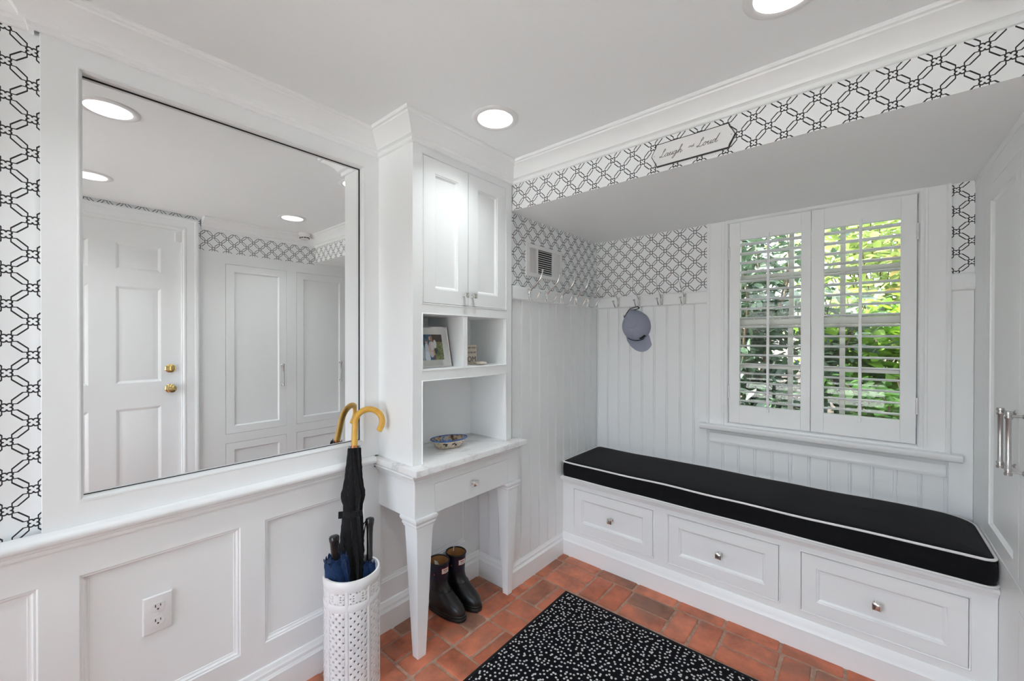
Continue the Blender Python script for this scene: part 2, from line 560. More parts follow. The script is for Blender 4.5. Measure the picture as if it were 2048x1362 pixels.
# ceiling with the lamp openings cut in
def ceiling_mesh():
    g = G(); q = .12
    xs = sorted({XL, XB + .02, *[round(x + s, 4) for x, y in LIGHTS for s in (-q, q)]})
    ys = sorted({-2.2, .1, *[round(y + s, 4) for x, y in LIGHTS for s in (-q, q)]})
    for i in range(len(xs) - 1):
        for j in range(len(ys) - 1):
            x0, x1, y0, y1 = xs[i], xs[i + 1], ys[j], ys[j + 1]
            L = [l for l in LIGHTS if x0 - 1e-3 <= l[0] - LR and l[0] + LR <= x1 + 1e-3 and y0 - 1e-3 <= l[1] - LR and l[1] + LR <= y1 + 1e-3]
            if not L:
                g.add([(x0, y0, CEIL), (x1, y0, CEIL), (x1, y1, CEIL), (x0, y1, CEIL)], [(0, 1, 2, 3)]); continue
            cx, cy_ = L[0]; n = 32; inn = []; out = []
            for k in range(n):
                a = 2 * PI * k / n; c, s = math.cos(a), math.sin(a)
                inn.append((cx + LR * c, cy_ + LR * s, CEIL))
                tx = ((x1 - cx) if c > 0 else (x0 - cx)) / c if abs(c) > 1e-9 else 1e9
                ty = ((y1 - cy_) if s > 0 else (y0 - cy_)) / s if abs(s) > 1e-9 else 1e9
                t = min(tx, ty); out.append((cx + t * c, cy_ + t * s, CEIL))
            g.loops([inn, out], False, False)
            # square corners
            for sx, ex in ((1, x1), (-1, x0)):
                for sy, ey in ((1, y1), (-1, y0)):
                    pa = [p for p in out if abs(p[0] - ex) < 1e-6 and (p[1] - cy_) * sy > 0]
                    pb = [p for p in out if abs(p[1] - ey) < 1e-6 and (p[0] - cx) * sx > 0]
                    if pa and pb:
                        A = max(pa, key=lambda p: p[1] * sy); B = max(pb, key=lambda p: p[0] * sx)
                        g.add([A, B, (ex, ey, CEIL)], [(0, 1, 2)])
    return g
struct('ceiling', ceiling_mesh(), m_ceil, weld=False)
struct('roof', G().box(XL - .1, XW + .1, -2.9, .2, 2.42, 2.56), m_wall)

# walls
g = G().grid(map_left(0), XL, RX + .03, 0, 2.42, [(.05, .985, .86, 2.14)], -.012, -.14)
wall_left = struct('wall_left', g, m_paper_left)
g = G(); g.box(RX, XW + .12, YA, .14, 0, 2.42)
wall_alcove = struct('wall_alcove', g, m_paper_alcove)
WY0, WY1, WZ0, WZ1 = -1.893, -1.083, .853, 2.028
g = G().grid(map_win(XW), -2.75, YA + .01, -.1, 2.42, [(WY0, WY1, WZ0, WZ1)], 0, -.12)
wall_back = struct('wall_back', g, m_paper_window)
DX0, DX1, DZ = -.118, .709, 2.133
TCX0, TCX1, TCZ = .8035, 2.632, 2.012
g = G().grid(map_right(YR), XL - .1, XW + .01, -.05, 2.42, [(DX0, DX1, -.1, DZ), (TCX0, TCX1, -.1, TCZ)], 0, -.15)
wall_right = struct('wall_right', g, m_paper_right)
# unseen glazed door, added behind the camera to bring fill daylight in
FD = (-1.96, -.09, .08, 2.13)
mf_ = lambda u, v, d: (XL + d, u, v)
struct('wall_front', G().grid(mf_, -2.2, .14, -.05, 2.42, [FD], 0, -.12), m_wall)
struct('added_bounce_terrace', G().box(-12, XL - .125, -9, 9, -.16, -.06), m_bounce_paving)  # unseen pale terrace, added to bounce sunlight up onto the ceiling
fill_door = thing('added_fill_door', 'unseen white glazed door added to let fill daylight into the room', None, (XL, -1.02, 0), kind='structure')
_h = []
for i in range(3):
    for j in range(3):
        w_ = (FD[1] - FD[0] - .10) / 3; h_ = (FD[3] - FD[2] - .14) / 3
        _h.append((FD[0] + .05 + i * w_ + .012, FD[0] + .05 + (i + 1) * w_ - .012, FD[2] + .07 + j * h_ + .012, FD[2] + .07 + (j + 1) * h_ - .012))
mk('glazed_frame', G().grid(mf_, FD[0], FD[1], FD[2], FD[3], _h, -.04, -.08), m_sash, fill_door)
for a_, b_, c_, d_ in _h:
    mk('pane', G().box(XL - .062, XL - .058, a_ - .003, b_ + .003, c_ - .003, d_ + .003), m_glass, fill_door)
# the dropped soffit over the window alcove; its upright face carries the wallpaper
g = G(); g.add([(XB, YA + .01, SOF), (XB, YR - .02, SOF), (XB, YR - .02, 2.42), (XB, YA + .01, 2.42)], [(0, 1, 2, 3)])
g.cur = 1
g.add([(XB, YA + .01, SOF), (XW + .02, YA + .01, SOF), (XW + .02, YR - .02, SOF), (XB, YR - .02, SOF),
       (XB, YA + .01, 2.42), (XW + .02, YA + .01, 2.42), (XW + .02, YR - .02, 2.42), (XB, YR - .02, 2.42)],
      [(0, 1, 2, 3), (4, 5, 6, 7), (1, 2, 6, 5), (0, 1, 5, 4), (2, 3, 7, 6)])
struct('wall_soffit', g, [m_paper_beam, m_ceil])

# crown moulding
crown = [(0, 2.1655), (.010, 2.1655), (.013, 2.169), (.014, 2.180), (.020, 2.184), (.027, 2.186), (.029, 2.191), (.034, 2.198), (.043, 2.208),
         (.055, 2.218), (.068, 2.2265), (.080, 2.232), (.083, 2.237), (.091, 2.239), (.095, 2.244), (.095, 2.2495), (0, 2.2495)]
g = G().sweep([(XL, .012), (.004, .012), (.004, -.014), (1.024, -.014), (1.024, -.2674), (XB, -.2674), (XB, YR), (.822, YR)], crown)
struct('trim_1', g, m_trim, smooth=28, label='white crown moulding along the ceiling')

# chair rail along the mirror wall
rail = [(0, .822), (.020, .8225), (.034, .819), (.042, .811), (.0435, .803), (.040, .795), (.031, .790), (.023, .7885), (.022, .780), (.0175, .777),
        (.0185, .771), (.0165, .766), (.012, .7645), (0, .7645)]
g = G().sweep([(XL, .0), (.9965, .0)], rail)
struct('trim_2', g, m_trim, smooth=35, label='white rounded chair rail under the mirror')

# wainscot: a face of rails and stiles with recessed moulded panels
PZ0, PZ1 = .218, .6763
PAN = [(-1.34, -.943), (-.865, -.469), (-.391, .007), (.083, .479), (.557, .954), (1.037, 1.572)]
mpl = map_left(.0)
wains = struct('trim_3', G().grid(mpl, XL, RX, 0, .7655, [(a, b, PZ0, PZ1) for a, b in PAN], .006, -.013), m_trim, label='white wainscot rails and stiles under the chair rail')
pmould = [(0, -.011), (0, .006), (.0025, .0045), (.0035, .0025), (.0085, .002), (.0105, -.0005), (.0155, -.0035), (.0185, -.004), (.0195, -.0062), (.022, -.0065)]
for a, b in PAN:
    mk('panel', G().rect(mpl, a, b, PZ0, PZ1, pmould), m_trim, wains, smooth=35)

# baseboards
base = [(0, .132), (.005, .1315), (.008, .126), (.009, .118), (.0135, .112), (.0145, .100), (.0175, .096), (.019, .091), (.021, .089), (.021, -.004), (0, -.004)]
struct('baseboard_left', G().sweep([(XL, -.006), (RX, -.006)], base), m_trim, smooth=30)
struct('baseboard_return', G().sweep([(RX, -.02), (RX, YA), (2.166, YA)], base), m_trim, smooth=30)

# beadboard
def board_mesh(g, mp, u0, u1, z0, z1, sgn=1):
    w = u1 - u0
    prof = [(.0, -.004), (.0, -.0035), (.0022, .006), (w - .0135, .006), (w - .0115, .0012), (w - .0098, .0048), (w - .0075, .0062), (w - .0052, .0048),
            (w - .0035, .0012), (w - .0012, .0012), (w - .0001, -.0035), (w - .0001, -.004)]
    A = [mp(u0 + p, z0, d) for p, d in prof]; B = [mp(u0 + p, z1, d) for p, d in prof]
    return g.loops([A, B])
def boards(wall, mp, u0, u1, z0, z1, step):
    n = max(1, round(abs(u1 - u0) / step)); st = (u1 - u0) / n
    for k in range(n):
        a, b = u0 + k * st, u0 + (k + 1) * st
        mk('board', board_mesh(G(), mp, min(a, b), max(a, b), z0, z1), m_trim, wall, smooth=40)
boards(wall_alcove, map_left(YA), 1.6785, 2.612, .10, 1.57, .0845)
boards(wall_alcove, lambda u, v, d: (RX - d, u, v), YA, -.008, .10, .79, .0785)
boards(wall_back, map_win(XW), -.9835, YA - .006, .40, 1.57, .0792)
boards(wall_back, map_win(XW), -1.9635, -.9835, .40, .80, .0792)
boards(wall_back, map_win(XW), YR, -1.9635, .40, 1.57, .0792)

# hook rail around the alcove
hookrail = [(0, 1.637), (.010, 1.637), (.016, 1.632), (.018, 1.628), (.018, 1.574), (.0205, 1.572), (.0205, 1.566), (.016, 1.562), (.008, 1.560), (0, 1.560)]
struct('trim_4', G().sweep([(RX, YA), (XW, YA), (XW, -.983)], hookrail), m_trim, smooth=30, label='white board that carries the coat hooks')
struct('trim_5', G().sweep([(XW, -1.979), (XW, YR)], hookrail), m_trim, smooth=30, label='short end of the hook board right of the window')

# ------------------------------------------------------------------ window
win = thing('window_1', 'white double-hung window behind the shutters', None, (XW, -1.49, WZ0), kind='structure')
mw = map_win(XW)
casing = [(0, 0), (0, .024), (.004, .026), (.010, .026), (.014, .022), (.016, .018), (.070, .018), (.073, .021), (.080, .021), (.084, .017), (.089, .017), (.089, 0)]
# path runs so that the room's casing lies inwards of its outer edge
g = G().sweep([(-.983, .845), (-.983, SOF - .001)], [(-o * 1.12, d) for o, d in casing][::-1], lambda u, v, d: mw(u, v, d))
mk('casing', g, m_trim, win, smooth=30)
g = G().sweep([(-1.979, .845), (-1.979, SOF - .001)], [(o, d) for o, d in casing], lambda u, v, d: mw(u, v, d))
mk('casing', g, m_trim, win, smooth=30)
# shutter frame (three sides and a bottom), set in the opening
sf = [(0, -.02), (0, .020), (.004, .022), (.014, .022), (.018, .018), (.022, .006), (.022, -.02)]
path = [(WY0 + .0, WZ0 - .0), (WY0, WZ1 - .001), (WY1, WZ1 - .001), (WY1, WZ0)]
g = G().sweep(path, [(o - .004, d) for o, d in sf], lambda u, v, d: mw(u, v, d), closed=True)
mk('shutter_frame', g, m_trim, win, smooth=30)
# jamb lining through the wall
g = G().grid(lambda u, v, d: mw(u, v, d), WY0 - .003, WY1 + .003, WZ0 - .003, WZ1 + .003, [(WY0 + .018, WY1 - .018, WZ0 + .018, WZ1 - .018)], -.02, -.13)
mk('jamb', g, m_sash, win)
sill = [(0, .816), (.030, .816), (.040, .820), (.052, .824), (.056, .832), (.056, .843), (.050, .850), (.030, .852), (0, .852)]
g = G().sweep([(XW, -.951), (XW, -2.013)], [(d, z) for d, z in sill])
mk('sill', g, m_trim, win, smooth=30)
apr = [(0, .742), (.016, .742), (.018, .746), (.018, .754), (.014, .758), (.012, .760), (.012, .796), (.020, .802), (.026, .808), (.030, .816), (0, .816)]
g = G().sweep([(XW, -1.003), (XW, -1.968)], apr)
mk('apron', g, m_trim, win, smooth=30)
# sashes: upper one outside, lower one inside, six panes each
SY0, SY1 = WY0 + .018, WY1 - .018
cols = [SY1, -1.388, -1.608, SY0]
def sash(xc, z0, z1, zm, top, bot, name):
    mp = map_win(xc)
    st = .036
    cells = []
    ue = [SY0 + st, -1.608, -1.388, SY1 - st]
    rows = [z0 + bot, zm, z1 - top]
    h = []
    for i in range(3):
        for j in range(2):
            a = ue[i] + (.011 if i else 0); b = ue[i + 1] - (.011 if i < 2 else 0)
            c = rows[j] + (.011 if j else 0); d = rows[j + 1] - (.011 if j < 1 else 0)
            h.append((a, b, c, d))
    s = mk('sash', G().grid(mp, SY0, SY1, z0, z1, h, 0, -.034), m_sash, win, bevel=.002)
    for a, b, c, d in h:
        mk('pane', G().box(xc + .014, xc + .018, a - .003, b + .003, c - .003, d + .003), m_glass, s)
ZM = 1.444
sash(XW + .048, WZ0 + .018, ZM + .018, 1.195, .034, .060, 'lower')
sash(XW + .086, ZM - .018, WZ1 - .018, 1.708, .045, .034, 'upper')

# ------------------------------------------------------------------ six-panel door, seen in the mirror
door = thing('door_1', 'white six-panel entry door with brass knob', None, ((DX0 + DX1) / 2, YR, 0), kind='structure')
md = map_right(YR - .012)
rows = [(.20, .871), (1.043, 1.698), (1.811, 1.990)]; colsd = [(-.001, .231), (.359, .591)]
hs = [(a, b, c, d) for a, b in colsd for c, d in rows]
mk('slab', G().grid(md, DX0 + .003, DX1 - .003, .006, DZ - .003, hs, 0, -.04), m_cab, door)
for a, b, c, d in hs:
    mk('panel', G().rect(md, a, b, c, d, [(0, -.03), (0, 0), (.006, -.002), (.016, -.008), (.020, -.008), (.044, -.0015), (.048, -.001)]), m_cab, door, smooth=25)
mr = map_right(YR)
dcas = [(0, 0), (0, .022), (.006, .024), (.014, .022), (.020, .017), (.060, .013), (.064, .016), (.072, .016), (.078, .010), (.082, .010), (.082, -.02), (.070, -.02), (.070, 0)]
g = G().sweep([(DX1 + .092, 0), (DX1 + .092, DZ + .092), (DX0 - .092, DZ + .092), (DX0 - .092, 0)], [(-o * 1.18, d) for o, d in dcas][::-1], lambda u, v, d: mr(u, v, d))
mk('casing', g, m_trim, door, smooth=30)
def knob_set(z, deadbolt):
    k = G().lathe([(.031, -.012), (.031, -.006), (.027, -.002), (.014, 0)] + ([] if deadbolt else [(.011, .004), (.011, .022), (.019, .028), (.026, .036), (.0275, .046), (.024, .055), (.014, .060), (.004, .0615)]),
                  24, (.641, YR, z), ax='y')
    o = mk('deadbolt' if deadbolt else 'door_knob', k, m_brass, door, smooth=40, label='brass deadbolt' if deadbolt else 'brass door knob')
    if deadbolt:
        mk('thumb_turn', G().box(.636, .646, YR, YR + .018, z - .016, z + .016), m_brass, o, bevel=.003)
knob_set(1.133, True); knob_set(.990, False)
mk('alarm_sensor', G().box(.668, .704, YR - .012, YR + .006, 2.046, 2.112), m_plastic, door, bevel=.003)
struct('wall_behind_door', G().box(DX0 - .1, DX1 + .1, YR - .20, YR - .16, -.05, 2.42), m_wall)

# ================================================================== BUILT-IN FURNITURE
def square_knob(parent, mp, u, v, s=.0135, depth=.028, mat=None):
    g = G()
    def sq(r, d): return [mp(u - r, v - r, d), mp(u + r, v - r, d), mp(u + r, v + r, d), mp(u - r, v + r, d)]
    g.loops([sq(s * .62, 0), sq(s * .62, .003), sq(s * .42, .005), sq(s * .42, depth - .013), sq(s, depth - .010), sq(s, depth - .003), sq(s * .78, depth), sq(s * .3, depth + .0015)])
    return mk('knob', g, mat or m_chrome, parent, bevel=.0006, label='square polished metal knob')

def bead(parent, mp, u0, u1, v0, v1, w=.006):
    """small bead round an inset opening"""
    g = G().rect(mp, u0 - w, u1 + w, v0 - w, v1 + w, [(0, -.001), (.0006, .0015), (.0025, .0028), (.0045, .002), (.006, -.001)], False, False)
    return mk('bead', g, m_cab, parent, smooth=50)

def inset_front(name, parent, mp, u0, u1, v0, v1, stile, gap=.0018, th=.019, shaker=False):
    if shaker:
        prof = [(0, -th), (0, 0), (stile, 0), (stile + .001, -.004), (stile + .009, -.0105), (stile + .010, -.0105)]
    else:
        prof = [(0, -th), (0, 0), (stile, 0), (stile + .0015, -.0030), (stile + .0055, -.0036), (stile + .0075, -.0062), (stile + .0125, -.0115), (stile + .0135, -.0115)]
    return mk(name, G().rect(mp, u0 + gap, u1 - gap, v0 + gap, v1 - gap, prof), m_cab, parent, smooth=24)

# ------------------------------------------------------------------ mirror let into the panelling
mir = thing('wall_mirror', 'large mirror in a wide flat white frame above the chair rail', 'mirror', (.52, 0, .82))
MX0, MX1, MZ0, MZ1 = .0926, .9434, .899, 2.099
mm = map_left(0)
mk('frame', G().grid(mm, 0.0135, 1.024, .822, 2.235, [(MX0 - .011, MX1 + .011, MZ0 - .011, MZ1 + .011)], .013, -.0115), m_trim, mir, bevel=.0015)
mk('inner_moulding', G().rect(mm, MX0 - .012, MX1 + .012, MZ0 - .012, MZ1 + .012,
   [(0, -.010), (0, .014), (.003, .0155), (.006, .014), (.0075, .010), (.0105, .007), (.012, .003), (.012, -.010)], False, False), m_trim, mir, smooth=40)
mk('painted_recess_shade', G().rect(mm, MX0 - .004, MX1 + .004, MZ0 - .004, MZ1 + .004, [(0, -.019), (0, -.001), (.0028, -.001), (.0028, -.019)], False, False), m_dark, mir, label='dark liner painting the shade of the recess round the glass')  # near-black liner: the shade of the recess put into its colour
mk('glass', G().box(MX0 - .008, MX1 + .008, .016, .022, MZ0 - .008, MZ1 + .008), m_mirror, mir, label='silvered mirror glass')

# ------------------------------------------------------------------ bookcase standing on the counter
BX0, BX1, BY = 1.024, 1.6555, -.2674
bk = thing('built_in_bookcase', 'tall narrow white bookcase with two doors above open cubbies and a niche', 'bookcase', ((BX0 + BX1) / 2, BY / 2, .8155))
mb = map_left(BY)
OX0, OX1 = 1.0772, 1.6077
SHZ = 1.2165
mk('face_frame', G().grid(mb, BX0, BX1, .8157, 2.2, [(OX0, OX1, 1.5025, 2.1323), (OX0, OX1, SHZ, 1.453), (OX0, OX1, .80, 1.164)], 0, -.019), m_cab, bk, bevel=.001)
for a, b in ((BX0, OX0 - .004), (OX1 + .002, BX1)):
    mk('side_panel', G().box(a, b, BY + .019, .0115, .8157, 2.248), m_cab, bk)
mk('back_panel', G().box(OX0 - .006, OX1 + .004, .0, .0112, .8157, 2.2), m_cab, bk)
mk('shelf', G().box(OX0 - .005, OX1 + .003, BY + .0185, .0005, 1.164, SHZ), m_cab, bk)
mk('shelf', G().box(OX0 - .005, OX1 + .003, BY + .0185, .0005, 1.453, 1.5025), m_cab, bk)
mk('divider', G().box(1.311, 1.337, BY + .001, .0005, SHZ, 1.4535), m_cab, bk, bevel=.001)
for (a, b, kx) in ((OX0, 1.3392, 1.313), (1.3392, OX1, 1.366)):
    d = inset_front('door', bk, mb, a, b, 1.5025, 2.1323, .062)
    square_knob(d, mb, kx, 1.552, .0115, .026)
bead(bk, mb, OX0, OX1, 1.5025, 2.1323)
bead(bk, mb, OX0, OX1, SHZ, 1.453)
# three-sided bead round the niche
mk('bead', G().sweep([(OX0 - .006, .8157), (OX0 - .006, 1.170), (OX1 + .006, 1.170), (OX1 + .006, .8157)],
   [(0, -.001), (.0006, .0015), (.0025, .0028), (.0045, .002), (.006, -.001)], lambda u, v, d: mb(u, v, d)), m_cab, bk, smooth=50)

# ------------------------------------------------------------------ marble counter
g = G()
out = [(.996, .0), (.996, -.334), (1.706, -.334), (1.706, YA - .008), (1.664, YA - .008), (1.664, .0)]
def inset_poly(P, d):
    n = len(P); R = []
    for i in range(n):
        p = Vector(P[i]); a = (p - Vector(P[i - 1])).normalized(); b = (Vector(P[(i + 1) % n]) - p).normalized()
        na = Vector((-a.y, a.x)); nb = Vector((-b.y, b.x)); m = (na + nb) / (1 + na.dot(nb))
        R.append((p.x + m.x * d, p.y + m.y * d))
    return R
R = []
for ins, z in ((.004, .7865), (0, .790), (0, .811), (.0015, .8145), (.005, .8155)):
    R.append([(x, y, z) for x, y in inset_poly(out, ins)])
g.loops(R)
mk('marble_countertop', g, m_marble, smooth=30, label='white veined marble counter slab under the bookcase', cat='countertop', origin=(1.35, -.17, .7865))

# ------------------------------------------------------------------ console under the counter
AY = -.278; AX0, AX1 = 1.028, 1.698
con = thing('console_table', 'white console with tapered legs and one drawer under the marble', 'console table', (1.35, AY / 2, 0))
ma = map_left(AY)
CDX0, CDX1, CDZ0, CDZ1 = 1.131, 1.6155, .595, .7195
mk('apron', G().grid(ma, AX0, AX1, .592, .787, [(CDX0, CDX1, .5, CDZ1)], 0, -.022), m_cab, con, bevel=.001)
mk('side_apron', G().box(AX0, AX0 + .02, AY + .022, -.008, .592, .787), m_cab, con, bevel=.001)
dr = mk('drawer', G().rect(ma, CDX0 + .0012, CDX1 - .0012, .5935, CDZ1 - .0015, [(0, -.02), (0, -.0006), (.0006, 0)]), m_cab, con)
square_knob(dr, ma, 1.360, .664, .0125, .026)
mk('bottom', G().box(AX0 + .02, 1.66, AY + .022, -.008, .60, .612), m_cab, con)
cove = [(0, .744), (.004, .744), (.006, .748), (.006, .756), (.012, .758), (.016, .764), (.022, .772), (.032, .779), (.040, .781), (.040, .7864), (0, .7864)]
mk('cove_moulding', G().sweep([(AX0, -.008), (AX0, AY), (AX1, AY)], [(o * .86, z) for o, z in cove]), m_cab, con, smooth=30)
def leg(x0, x1, xb0, xb1, y0=AY + .003, y1=-.190, yb1=-.238):
    g = G()
    q = lambda a, b, c, d, z: [(a, c, z), (b, c, z), (b, d, z), (a, d, z)]
    g.loops([q(xb0, xb1, y0, yb1, 0), q(x0, x1, y0, y1, .548)])
    l = mk('leg', g, m_cab, con, bevel=.0012)
    c = G(); R = []
    for e, z in ((-.002, .545), (.004, .547), (.004, .553), (.008, .557), (.009, .563), (.007, .568), (.010, .572), (.015, .580), (.016, .588), (.014, .5945), (-.002, .5945)):
        R.append(q(x0 - e, x1 + e, y0 - e, min(y1 + e, y1 + e), z))
    c.loops(R)
    mk('cap', c, m_cab, l, smooth=30)
leg(1.040, 1.124, 1.046, 1.088)
leg(1.618, 1.694, 1.618, 1.652, y1=-.2, yb1=-.24)

# ------------------------------------------------------------------ window bench
BFX = 2.18
bn = thing('window_bench', 'long white window bench with three drawers below a nosed seat', 'bench', (2.4, -1.15, 0))
mbn = map_win(BFX)
DR = [(-.828, -.3307), (-1.4043, -.9106), (-1.9813, -1.4861)]
mk('face_frame', G().grid(mbn, YR + .001, YA - .001, 0, .466, [(a, b, .1671, .4203) for a, b in DR], 0, -.02), m_cab, bn, bevel=.001)
for a, b in DR:
    d = inset_front('drawer', bn, mbn, a, b, .1671, .4203, .052)
    square_knob(d, map_win(BFX + .0115), (a + b) / 2, .2937, .0145, .038)
    bead(bn, mbn, a, b, .1671, .4203)
nose = [(-.42, .466), (.012, .466), (.020, .4675), (.026, .473), (.0275, .479), (.025, .485), (.018, .4885), (-.42, .4885)]
mk('seat', G().sweep([(BFX, YA - .001), (BFX, YR + .001)], nose), m_cab, bn, smooth=30)
mk('cove_moulding', G().sweep([(BFX, YA - .001), (BFX, YR + .001)], [(0, .448), (.004, .448), (.006, .452), (.011, .458), (.013, .466), (0, .466)]), m_cab, bn, smooth=30)
bb = [(0, .132), (.003, .1315), (.006, .126), (.007, .120), (.010, .115), (.011, .104), (.014, .098), (.016, .091), (.018, .089), (.018, -.003), (0, -.003)]
mk('baseboard', G().sweep([(BFX, YA - .001), (BFX, YR + .001)], bb), m_cab, bn, smooth=30)
mk('dust_board', G().box(BFX + .05, XW - .01, YR + .01, YA - .01, .02, .16), m_dark, bn)

# seat cushion
cx0, cx1, cy0, cy1 = 2.148, 2.606, -2.043, -.266
def rrect(ins, z, radii, n=6, dense=26):
    x0, x1, y0, y1 = cx0 + ins, cx1 - ins, cy0 + ins, cy1 - ins
    P = []
    cs = [((x0, y0), radii[0], PI), ((x1, y0), radii[1], 1.5 * PI), ((x1, y1), radii[2], 0), ((x0, y1), radii[3], .5 * PI)]
    for (cx, cy_), r, a0 in cs:
        r = max(.004, r - ins)
        ccx = cx + r if cx == x0 else cx - r; ccy = cy_ + r if cy_ == y0 else cy_ - r
        for k in range(n + 1):
            a = a0 + .5 * PI * k / n
            P.append((ccx + r * math.cos(a), ccy + r * math.sin(a)))
    # subdivide the long sides
    Q = []
    for i in range(len(P)):
        p, q = P[i], P[(i + 1) % len(P)]
        L = math.hypot(q[0] - p[0], q[1] - p[1]); m = max(1, int(L / .06))
        if ins > 0 or True: m = SUB[i] if i in SUB else SUB.setdefault(i, m)
        for k in range(m): Q.append((p[0] + (q[0] - p[0]) * k / m, p[1] + (q[1] - p[1]) * k / m))
    wob = lambda x, y: .0016 * math.sin(7 * y + 2) + .0009 * math.sin(17 * y + 5 * x)
    return [(x + .0018 * math.sin(13 * y), y, z + (wob(x, y) if z > .52 else 0)) for x, y in Q]
SUB = {}
RAD = (.035, .11, .03, .022)
R = [rrect(i, z, RAD) for i, z in ((.02, .4892), (.004, .4905), (-.001, .497), (-.004, .515), (-.005, .540), (-.003, .565), (.001, .581), (.006, .588))]
R += [rrect(i, z, RAD) for i, z in ((.03, .592), (.07, .595), (.13, .597), (.2, .598))]
cu = mk('seat_cushion', G().loops(R), m_cushion, smooth=60, label='long black seat cushion with white piping on the window bench', cat='cushion', origin=(2.377, -1.155, .4892))
for ins, z in ((-.0005, .5845), (-.0055, .4940)):
    P = rrect(ins, z, RAD); P = P + [P[0], P[1]]
    mk('piping', G().tube(P, .0048, 8), m_pipe, cu, smooth=60, label='white piping')

# ------------------------------------------------------------------ tall cupboard wall on the right
tc = thing('tall_cupboard', 'tall white built-in cupboard with panelled doors and bar handles', 'cupboard', (1.7, YR, 0))
DZ0, DZ1, WZa, WZb = .597, 1.929, .16, .526
mk('face_frame', G().grid(mr, TCX0, TCX1, 0, TCZ, [(.975, 1.419, DZ0, DZ1), (1.501, 2.400, DZ0, DZ1), (.975, 1.419, WZa, WZb), (1.501, 1.942, WZa, WZb)], 0, -.02), m_cab, tc, bevel=.001)
def bar_handle(parent, x, z0=.955, z1=1.122):
    y = YR + .032
    b = mk('handle', G().lathe([(.003, z0 - .012), (.0085, z0 - .011), (.009, z0 - .004), (.007, z0 - .002), (.007, z0 + .002), (.0088, z0 + .004), (.0088, z0 + .008), (.0062, z0 + .012),
                       (.0062, z1 - .012), (.0088, z1 - .008), (.0088, z1 - .004), (.007, z1 - .002), (.007, z1 + .002), (.009, z1 + .004), (.0085, z1 + .011), (.003, z1 + .012)], 16, (x, y, 0)),
       m_steel, parent, smooth=40, label='brushed metal bar handle')
    for z in (z0, z1):
        mk('post', G().lathe([(.007, 0), (.007, .003), (.0035, .006), (.0035, .034)], 12, (x, YR, z), ax='y'), m_steel, b, smooth=40)
for a, b, hx in ((.975, 1.419, 1.383), (1.501, 1.9505, 1.890), (1.9505, 2.400, 1.985)):
    d = inset_front('door', tc, mr, a, b, DZ0, DZ1, .056, shaker=True)
    bar_handle(d, hx)
for a, b in ((.975, 1.419), (1.501, 1.942)):
    d = inset_front('drawer', tc, mr, a, b, WZa, WZb, .056, shaker=True)
    if b < 2: square_knob(d, map_right(YR - .0105), (a + b) / 2, (WZa + WZb) / 2, .0145, .036)
mk('scribe_strip', G().box(XB + .002, XW - .001, YR - .01, YR + .0015, TCZ - .012, SOF - .0005), m_cab, tc)
mk('carcass', G().box(TCX0, TCX1, YR - .55, YR - .022, 0, TCZ), m_dark, tc)

# ================================================================== THINGS
# plantation shutters
def shutter(y_hi, y_lo, la, lb, rod_y, label, hinge_y):
    x0 = XW - .022          # room face of the shutter
    t = .028
    mp = map_win(x0)
    s = thing('plantation_shutter', label, 'shutter', (XW - .008, (y_hi + y_lo) / 2, .873), group='plantation shutters at the window')
    zb, zt = .8735, 2.0085; ob, ot = .975, 1.908
    mk('stile', G().box(x0, x0 + t, y_lo + .001, lb, zb, zt), m_trim, s, bevel=.002)
    mk('stile', G().box(x0, x0 + t, la, y_hi - .001, zb, zt), m_trim, s, bevel=.002)
    mk('rail', G().box(x0 + .0004, x0 + t, lb, la, ot, zt), m_trim, s)
    mk('rail', G().box(x0 + .0004, x0 + t, lb, la, zb, ob), m_trim, s)
    n = 18; st = (ot - ob) / n
    prof = [(-.024, 0), (-.020, .0032), (-.010, .0048), (0, .0054), (.010, .0048), (.020, .0032), (.024, 0), (.020, -.0032), (.010, -.0048), (0, -.0054), (-.010, -.0048), (-.020, -.0032)]
    a = math.radians(4.5); ca, sa = math.cos(a), math.sin(a)
    xc = x0 + t / 2 + .002
    first = None
    for k in range(n):
        zc = ot - st * (k + .5)
        if first is None:
            R = [[(px * ca - pz * sa * -1, yy, -px * sa + pz * ca) for px, pz in prof] for yy in (0, la - lb)]
            first = mk('louver', G().loops(R), m_trim, s, smooth=40, local=True); o = first
        else:
            o = bpy.data.objects.new('louver', first.data); COL.objects.link(o); o.parent = s
        o.location = Vector((xc, lb, zc)) - s.location
    mk('tilt_rod', G().box(x0 - .019, x0 - .009, rod_y - .0065, rod_y + .0065, ob + .006, ot + .006), m_trim, s, bevel=.0025)
    mk('rod_bracket', G().box(x0 - .010, x0 + .002, rod_y - .006, rod_y + .006, ot - .002, ot + .022), m_trim, s, bevel=.003)
    mk('rod_bracket', G().box(x0 - .010, x0 + .002, rod_y - .006, rod_y + .006, ob - .026, ob - .004), m_trim, s, bevel=.003)
    for z in (1.80, 1.01):
        h = G()
        h.lathe([(.002, z), (.0048, z + .001), (.0048, z + .074), (.002, z + .075)], 10, (x0 - .003, hinge_y, 0))
        mk('hinge', h, m_plastic, s, smooth=40)
shutter(-1.1026, -1.484, -1.159, -1.441, -1.297, 'left white louvered shutter with a centre tilt rod', -1.104)
shutter(-1.484, -1.873, -1.538, -1.818, -1.677, 'right white louvered shutter with a centre tilt rod', -1.8735)

